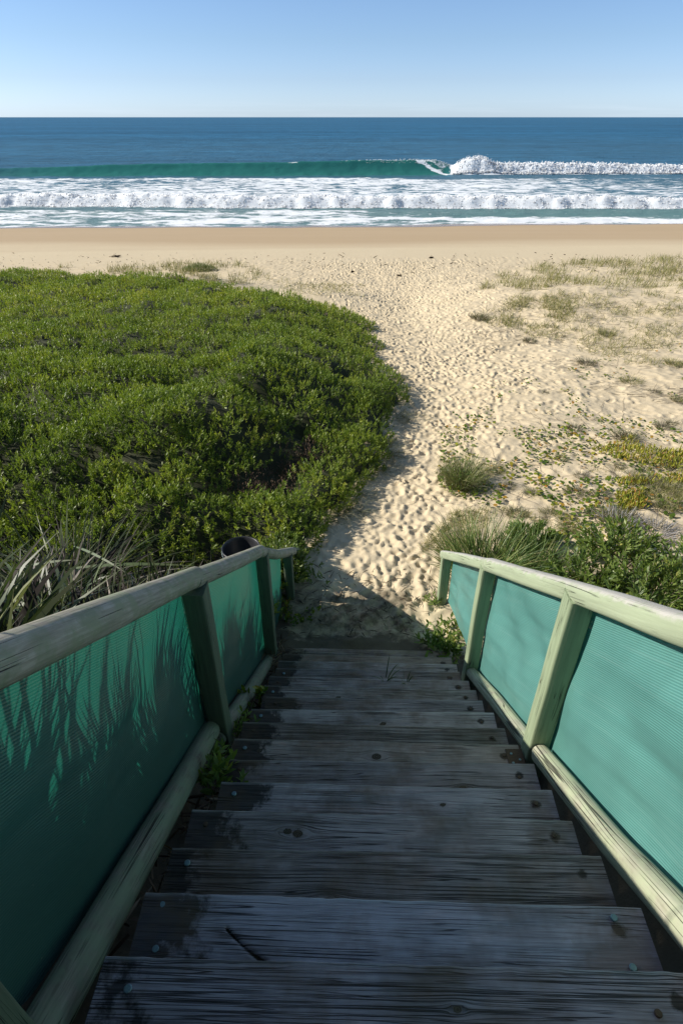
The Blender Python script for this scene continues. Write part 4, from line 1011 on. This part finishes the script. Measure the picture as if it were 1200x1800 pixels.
def region_px(n, poly, up=0.):      # random ground points inside a polygon given in photo pixels
    poly = np.array(poly, float); lo = poly.min(0); hi = poly.max(0)
    q = rng.uniform(lo, hi, (n*3, 2)); ins = np.zeros(len(q), bool)
    for i in range(len(poly)):
        a = poly[i]; b = poly[(i+1) % len(poly)]
        ins ^= ((a[1] > q[:, 1]) != (b[1] > q[:, 1])) & (q[:, 0] < (b[0]-a[0])*(q[:, 1]-a[1])/(b[1]-a[1]+1e-9)+a[0])
    q = q[ins][:n]; u = (q[:, 0]-600)/FPX; v = (q[:, 1]-900)/FPX
    Y = np.full(len(q), 9.); X = Y*0
    for _ in range(30):
        z = ground(X, Y); k = (CAM_H-z)/(SP+v*CP); X = u*k; Y = .5*Y+.5*(CP-v*SP)*k
    return X, Y
# creeping pennywort over the sand
def creeper():
    L = LB(); R = rng
    X, Y = region_px(8500, [(770, 700), (1200, 590), (1420, 640), (1500, 960), (1200, 1000), (985, 960), (880, 905), (770, 860)])
    ii = np.argsort(Y); dens = fbm(X*1.3, Y*1.3, 3, 95)+.6*fbm(X*4, Y*4, 2, 96)*.6+.22*sstep(10.5, 8, Y)-.18*sstep(10, 13, Y)
    k = dens > .07; X = X[k]; Y = Y[k]; n = len(X)
    a = R.uniform(0, 2*PI, n); d = np.stack([np.cos(a), np.sin(a), R.uniform(-.1, .6, n)], 1); side = np.stack([-np.sin(a), np.cos(a), R.normal(size=n)*.3], 1)
    rr = R.uniform(.03, .062, n)
    L.add(np.stack([X, Y, gz(X, Y)+R.uniform(.01, .05, n)], 1), d, rr, rr*1.0, prof=[.35, .9, 1., .85, .3], side=norm(side), droop=.1)
    tag(L.build('beach_creeper', M['penny']), 'small round green and yellow creeper leaves dotting the sand on the right', 'creeper', kind='stuff')
    # runners: thin lines over the sand
    L = LB()
    for k in range(150):
        x, y = X[R.integers(n)], Y[R.integers(n)]
        i = R.integers(n); x, y = X[i], Y[i]; a = R.uniform(0, 2*PI)
        for q in range(9):
            x2 = x+.16*math.cos(a); y2 = y+.16*math.sin(a); a += R.normal()*.25
            z1, z2 = gz(np.array([x, x2]), np.array([y, y2]))
            L.add(np.array([[x, y, z1+.012]]), np.array([[x2-x, y2-y, z2-z1]]), .18, .006, prof=[1, 1], side=norm(np.array([[-(y2-y), x2-x, 0.01]]))); x, y = x2, y2
    tag(L.build('creeper_runners', M['twig']), 'thin brown runners trailing over the sand on the right', 'creeper stems', kind='stuff')
creeper()
# upright succulent fingers
def pigface():
    L = LB()
    for (n, poly) in ((2300, [(1035, 790), (1085, 780), (1095, 762), (1110, 768), (1125, 785), (1260, 800), (1400, 800), (1400, 835), (1200, 830), (1110, 812), (1075, 806)]),
                      (380, [(1080, 842), (1200, 838), (1200, 852), (1085, 856)]), (420, [(1080, 872), (1125, 862), (1135, 895), (1090, 900)]), (260, [(1150, 800), (1250, 790), (1250, 812), (1160, 812)])):
        X, Y = region_px(n, poly); m = len(X); L.add(np.stack([X, Y, gz(X, Y)+rng.uniform(0, .03, m)], 1), rng.normal(size=(m, 3))*.4+np.array([0, 0, 1.]), rng.uniform(.05, .10, m), .016, prof=[.7, 1, .9, .3])
    tag(L.build('succulent_patch', M['pig']), 'mat of upright yellow-green and orange succulent fingers by the right edge', 'succulents', kind='stuff')
pigface()
# dune grass on the right-hand crest and small patches on the left mound
def dune_grass():
    L = LB(); Lr = LB()
    for (n, poly, h, thr, sp) in ((15000, [(830, 515), (880, 478), (980, 462), (1200, 452), (1420, 452), (1420, 530), (1150, 520), (1000, 500), (900, 520)], .40, .04, .35),
                              (12000, [(820, 560), (900, 520), (1200, 515), (1420, 520), (1420, 660), (1100, 640), (950, 600)], .26, .0, .7),
                              (3000, [(960, 500), (1000, 520), (1010, 570), (900, 590), (870, 550)], .28, .1, .6),
                              (3200, [(120, 478), (250, 466), (300, 462), (420, 462), (470, 482), (480, 500), (380, 500), (240, 484)], .34, -.02, .35),
                              (900, [(0, 475), (130, 468), (120, 484), (0, 484)], .30, .02, .4),
                              (1300, [(470, 490), (640, 500), (640, 525), (500, 515)], .22, .05, .7),
                              (9000, [(880, 900), (780, 1000), (735, 1010), (740, 960), (800, 900), (1000, 880), (1200, 850), (1200, 900), (1000, 940)], .15, .02, .9),
                              (6000, [(860, 830), (1200, 800), (1400, 800), (1400, 960), (1000, 950), (900, 900)], .15, .08, .9)):
        X, Y = region_px(n, poly); k = (fbm(X*.8, Y*.8, 3, 97)+.45*fbm(X*2.5, Y*2.5, 2, 98)) > thr+rng.normal(size=len(X))*.10; X = X[k]; Y = Y[k]; m = len(X)
        if m == 0: continue
        z = gz(X, Y); dist = CP*Y+SP*(CAM_H-z); w = np.maximum(.005, .00058*dist)
        L.add(np.stack([X, Y, z], 1), rng.normal(size=(m, 3))*sp+np.array([.12, 0, 1.]), h*rng.uniform(.5, 1.15, m), w, prof=[1, .8, .15], droop=.3*rng.random(m))
    tag(L.build('dune_grass', M['dune_grass']), 'sparse tan-green beach grass over the dune crests', 'grass', kind='stuff')
    # fallen stalks lying across the slope
    X, Y = region_px(3600, [(780, 560), (900, 500), (1420, 480), (1420, 760), (1100, 700), (850, 640)]); k = fbm(X*.9, Y*.9, 2, 99) > .0; X = X[k]; Y = Y[k]; m = len(X)
    a = rng.normal(size=m)*.5; Lr.add(np.stack([X, Y, gz(X, Y)+.012], 1), np.stack([np.cos(a), np.sin(a), rng.normal(size=m)*.08], 1), rng.uniform(.12, .5, m), .007, prof=[1, 1, .4])
    tag(Lr.build('fallen_stalks', M['twig']), 'thin dead stalks lying across the sand of the right slope', 'stalks', kind='stuff')
    # green shrub on the left mound
dune_grass()
def mound_shrub():
    x, y = pxg(352, 476); z = float(gz(np.array([x]), np.array([y]))[0]); root = empty('low_shrub', (x, y, z)); tag(root, 'low green shrub on the little sand mound beyond the scrub', 'shrub')
    L = LB(); n = 900; a = rng.uniform(0, 2*PI, n); q = np.sqrt(rng.random(n)); P = np.stack([q*np.cos(a)*.9, q*np.sin(a)*.45, .32*(1-q**2)*rng.random(n)**.5], 1)
    sprig_leaves(L, P, np.tile([0, 0, 1.], (n, 1))+rng.normal(size=(n, 3))*.3, 5, .06, .02, .12, [.2, 1, .05]); L.build('leaves', M['tussock'], root)
    T = LB(); T.add(P[:80]*np.array([.5, .5, 0]), P[:80]+np.array([0, 0, .1]), .3, .012, prof=[1, .6]); T.build('stems', M['twig'], root)
mound_shrub()
# drift bits on the beach
n = 900; y = rng.normal(33.0, 2.6, n); x = rng.uniform(-24, 26, n); k = (y > 26) & (y < 37); x = x[k]; y = y[k]; m = len(x); a = rng.uniform(0, 2*PI, m)
L = LB(); L.add(np.stack([x, y, gz(x, y)+.02], 1), np.stack([np.cos(a), np.sin(a)*.6, rng.uniform(-.1, .5, m)], 1), rng.uniform(.05, .18, m)*rng.choice([.7, 1, 1.8], m, p=[.6, .3, .1]), rng.uniform(.02, .05, m), prof=[.5, 1, .7, .2])
tag(L.build('drift_debris', M['debris']), 'dark scraps of dried weed scattered in a line along the upper beach', 'debris', kind='stuff')
def drift(x, y, w, label):
    X_, Y_ = pxg(x, y); z = float(gz(np.array([X_]), np.array([Y_]))[0]); L = LB(); n = 26
    L.add(rng.normal(size=(n, 3))*np.array([w*.12, w*.08, .01])+np.array([0, 0, .03]), rng.normal(size=(n, 3))*np.array([1, .6, .5])+np.array([0, 0, .2]), rng.uniform(.5, 1, n)*w*.6, .05, prof=[.5, 1, .8, .2], droop=.2)
    o = L.build('seaweed_clump', M['debris']); o.location = (X_, Y_, z); tag(o, label, 'seaweed', 'washed-up clumps on the upper beach')
drift(204, 452, .5, 'dark washed-up clump on the flat beach left of centre'); drift(757, 454, .25, 'small dark clump on the smooth sand above the path'); drift(702, 486, .3, 'dark clump where the path meets the beach')
drift(1024, 457, .25, 'small dark clump on the beach right of centre'); drift(620, 478, .25, 'dark clump left of the path mouth')

# --- weeds growing at the stairs
def weed(x, y, z, n, ln, lab, mat='shrub', r=.1, wd=.02, nl=6):
    root = empty('weed', (x, y, z)); tag(root, lab, 'weed')
    L = LB(); P = rng.normal(size=(n, 3))*np.array([r, r, .03]); P[:, 2] = np.abs(P[:, 2]); sprig_leaves(L, P, np.tile([0, 0, 1.], (n, 1))+rng.normal(size=(n, 3))*.35, nl, ln, wd, ln*1.2, [.25, 1, .9, .1], 1.05)
    L.build('leaves', M[mat], root); return root
def atst(s, t, up=0.): x, y, _ = W(s, t, 0); return x, y, float(gz(np.array([x]), np.array([y]))[0])+up
weed(*atst(1.72, -.66, .16), 22, .07, 'bright green weed sprouting at the left end of the middle treads', r=.05, wd=.026)
weed(*atst(2.9, -.68, .12), 14, .07, 'small yellow-green weed beside the lower left log', 'penny', r=.06, wd=.04)
weed(*atst(2.35, -.70, .12), 12, .06, 'tiny weed squeezed between log and treads behind the first left post', r=.05)
weed(*atst(4.15, .88, .05), 42, .10, 'leafy green weeds crowding the right end of the lowest treads', r=.10, wd=.032)
weed(*atst(4.5, 1.02, .02), 24, .08, 'leafy weeds at the foot of the lowest right panel', r=.10, wd=.03)
weed(*atst(5.35, -.55, .02), 26, .06, 'small green weed beside the end of the left handrail', r=.10, wd=.03)
weed(*atst(5.0, .90, .0), 14, .06, 'weed at the foot of the last right post', r=.05)
weed(*atst(4.7, -.6, .0), 16, .05, 'weeds on shaded sand below the last left post', 'penny', r=.12, wd=.03)
def lily(s, t, up, n, ln, wd, lab, sp=.8, mat='strap', dead=.0, rad=.03): x, y, z = atst(s, t, up); tussock(x, y, n, ln, wd, sp, 'grass_sprout', lab, 'grass', mat, dead, .35, None, rad, z=z)
for (s_, t_, h_, r_, lb_) in ((5.36, -.86, .50, .34, 'leafy weed clump growing under the lower end of the left handrail'), (5.78, -.86, .34, .28, 'small leafy weed at the very tip of the left handrail'),
                        (4.95, -1.12, .50, .34, 'unseen leafy bush added to shade the lowest left panel'), (4.45, -1.15, .62, .36, 'unseen leafy bush added to shade the second left panel, before the bucket')):  # last two bushes are hidden, added to shade sand and screen
    x_, y_, _ = W(s_, t_, 0); leafy_shrub(x_, y_, h_, r_, lb_, n=int(150*r_/.3), ln=.065, wd=.024)
lily(4.25, .80, .02, 14, .34, .02, 'broad-bladed grass leaning over the right end of the lowest treads', .9)
lily(3.15, .27, .27, 9, .22, .008, 'thin grass sprouting through the treads right of centre', .6)
lily(3.12, .42, .27, 6, .14, .008, 'short grass sprouting through the treads nearer the right end', .6)
lily(2.02, -.66, .15, 9, .22, .018, 'arching grass blades over the left tread ends beside the first post', 1.2)
lily(4.7, 1.25, .0, 60, .3, .006, 'fine grass behind the lowest right panel', .7, 'grey_grass')
lily(5.3, 1.15, .0, 120, .28, .006, 'dry grass beside the end of the right handrail', .8, 'grey_grass', rad=.15)
# mixed low cover on the slope outside the right-hand screen
n = 5200; s_ = rng.uniform(-1.5, 4.6, n); t_ = 1.3+3.6*rng.random(n); x = s_*SY+t_*CY; y = s_*CY-t_*SY; k = fbm(x*1.2, y*1.2, 3, 44) > -.12; x = x[k]; y = y[k]; m = len(x)
L = LB(); P = np.stack([x, y, gz(x, y)], 1); sprig_leaves(L, P, np.tile([0, 0, 1.], (m, 1))+rng.normal(size=(m, 3))*.35, 8, .075, .024, .16, [.2, .9, 1, .06], .95)
tag(L.build('slope_cover', M['shrub']), 'low leafy ground cover on the slope outside the right screen', 'ground cover', kind='stuff')
n = 9000; s_ = rng.uniform(-1.5, 4.8, n); t_ = 1.25+3.8*rng.random(n); x = s_*SY+t_*CY; y = s_*CY-t_*SY; k = fbm(x*1.5+9, y*1.5, 3, 45) > .0; x = x[k]; y = y[k]; m = len(x)
L = LB(); L.add(np.stack([x, y, gz(x, y)], 1), rng.normal(size=(m, 3))*.5+np.array([0, 0, 1.]), rng.uniform(.12, .32, m), .006, prof=[1, .8, .1], droop=.4)
tag(L.build('slope_grass', M['grey_grass']), 'fine dry grass on the slope outside the right screen', 'grass', kind='stuff')
# curved dead leaves and grit on the treads and shaded sand
n = 520; s_ = rng.uniform(3.4, 5.6, n); t_ = rng.uniform(-.7, .95, n); x = s_*SY+t_*CY; y = s_*CY-t_*SY
L = LB(); zz = np.maximum(gz(x, y), np.where(s_ < 4.3, stair_z(s_)+.0, -9)-RISE*0); k = s_ > 4.4; a = rng.uniform(0, 2*PI, n)
L.add(np.stack([x, y, gz(x, y)+.012], 1)[k], np.stack([np.cos(a), np.sin(a), rng.uniform(0, .4, n)], 1)[k], rng.uniform(.03, .13, n)[k], .010, prof=[.6, 1, .7, .2], droop=.2)
tag(L.build('leaf_litter', M['debris']), 'curled dead leaves on the shaded sand at the foot of the steps', 'litter', kind='stuff')
n = 420; L = LB(); s_ = rng.uniform(.8, 4.4, n); t_ = rng.normal(size=n)*.035-.71; x = s_*SY+t_*CY; y = s_*CY-t_*SY
L.add(np.stack([x, y, gz(x, y)+rng.uniform(0, .1, n)], 1), rng.normal(size=(n, 3))*np.array([1, 1, .6]), rng.uniform(.04, .16, n), rng.uniform(.005, .014, n), prof=[.6, 1, .8, .1], droop=.2)
tag(L.build('leaf_litter', M['dead_leaf']), 'brown leaf litter caught between the left log and the tread ends', 'litter', kind='stuff')

# ------------------------------------------------------------------ light, sky, camera
SUN = Vector((-.84, .08, .515)).normalized()
el = math.asin(SUN.z); az = math.atan2(SUN.x, SUN.y)
w = bpy.data.worlds.new('World'); scene.world = w; w.use_nodes = True
nt = w.node_tree; bg = nt.nodes['Background']
sky = nt.nodes.new('ShaderNodeTexSky'); sky.sky_type = 'NISHITA'; sky.sun_disc = False
sky.sun_elevation = el; sky.sun_rotation = az % (2*PI); sky.air_density = 1.0; sky.dust_density = .3; sky.ozone_density = 3.0; sky.altitude = 0
tc = nt.nodes.new('ShaderNodeTexCoord'); sp_ = nt.nodes.new('ShaderNodeSeparateXYZ'); nt.links.new(tc.outputs['Generated'], sp_.inputs[0])
tint = ramp(nt, sp_.outputs[2], [(0.0, (.86, 1.12, 1.78)), (.0127, (.84, 1.07, 1.68)), (.0425, (.775, .917, 1.345)), (.085, (.757, .87, 1.145)), (.13, (.77, .87, 1.10)), (.35, (.80, .80, .78)), (1.0, (.80, .76, .68))])
cl = noise(nt, tc.outputs['Generated'], 1, 4, .6, 0, (6, 6, 160))
clm = math_(nt, 'MULTIPLY', ramp(nt, cl, [(.48, g3(0)), (.7, g3(.22))]), ramp(nt, sp_.outputs[2], [(0, g3(1)), (.012, g3(1)), (.02, g3(0))]))
colr = mixc(nt, 1., sky.outputs[0], tint, 'MULTIPLY'); colr = mixc(nt, clm, colr, (6., 7, 8.))
nt.links.new(colr, bg.inputs[0]); bg.inputs[1].default_value = .10
sl = bpy.data.lights.new('sun', 'SUN'); sl.energy = 4.5; sl.angle = math.radians(.53); sl.color = (1, .94, .84)
so = bpy.data.objects.new('sun', sl); C.objects.link(so); so.rotation_euler = SUN.to_track_quat('Z', 'Y').to_euler()
cam = bpy.data.cameras.new('camera'); co = bpy.data.objects.new('camera', cam); C.objects.link(co)
cam.sensor_fit = 'VERTICAL'; cam.sensor_height = 36; cam.lens = 36*FPX/1800; cam.clip_end = 60000; cam.clip_start = .05
co.location = (0, 0, CAM_H); co.rotation_euler = (PI/2-PITCH, 0, 0)
scene.camera = co
scene.view_settings.view_transform = 'Standard'; scene.view_settings.look = 'None'; scene.view_settings.exposure = .4; scene.view_settings.gamma = 1
scene.cycles.max_bounces = 8; scene.cycles.transparent_max_bounces = 12
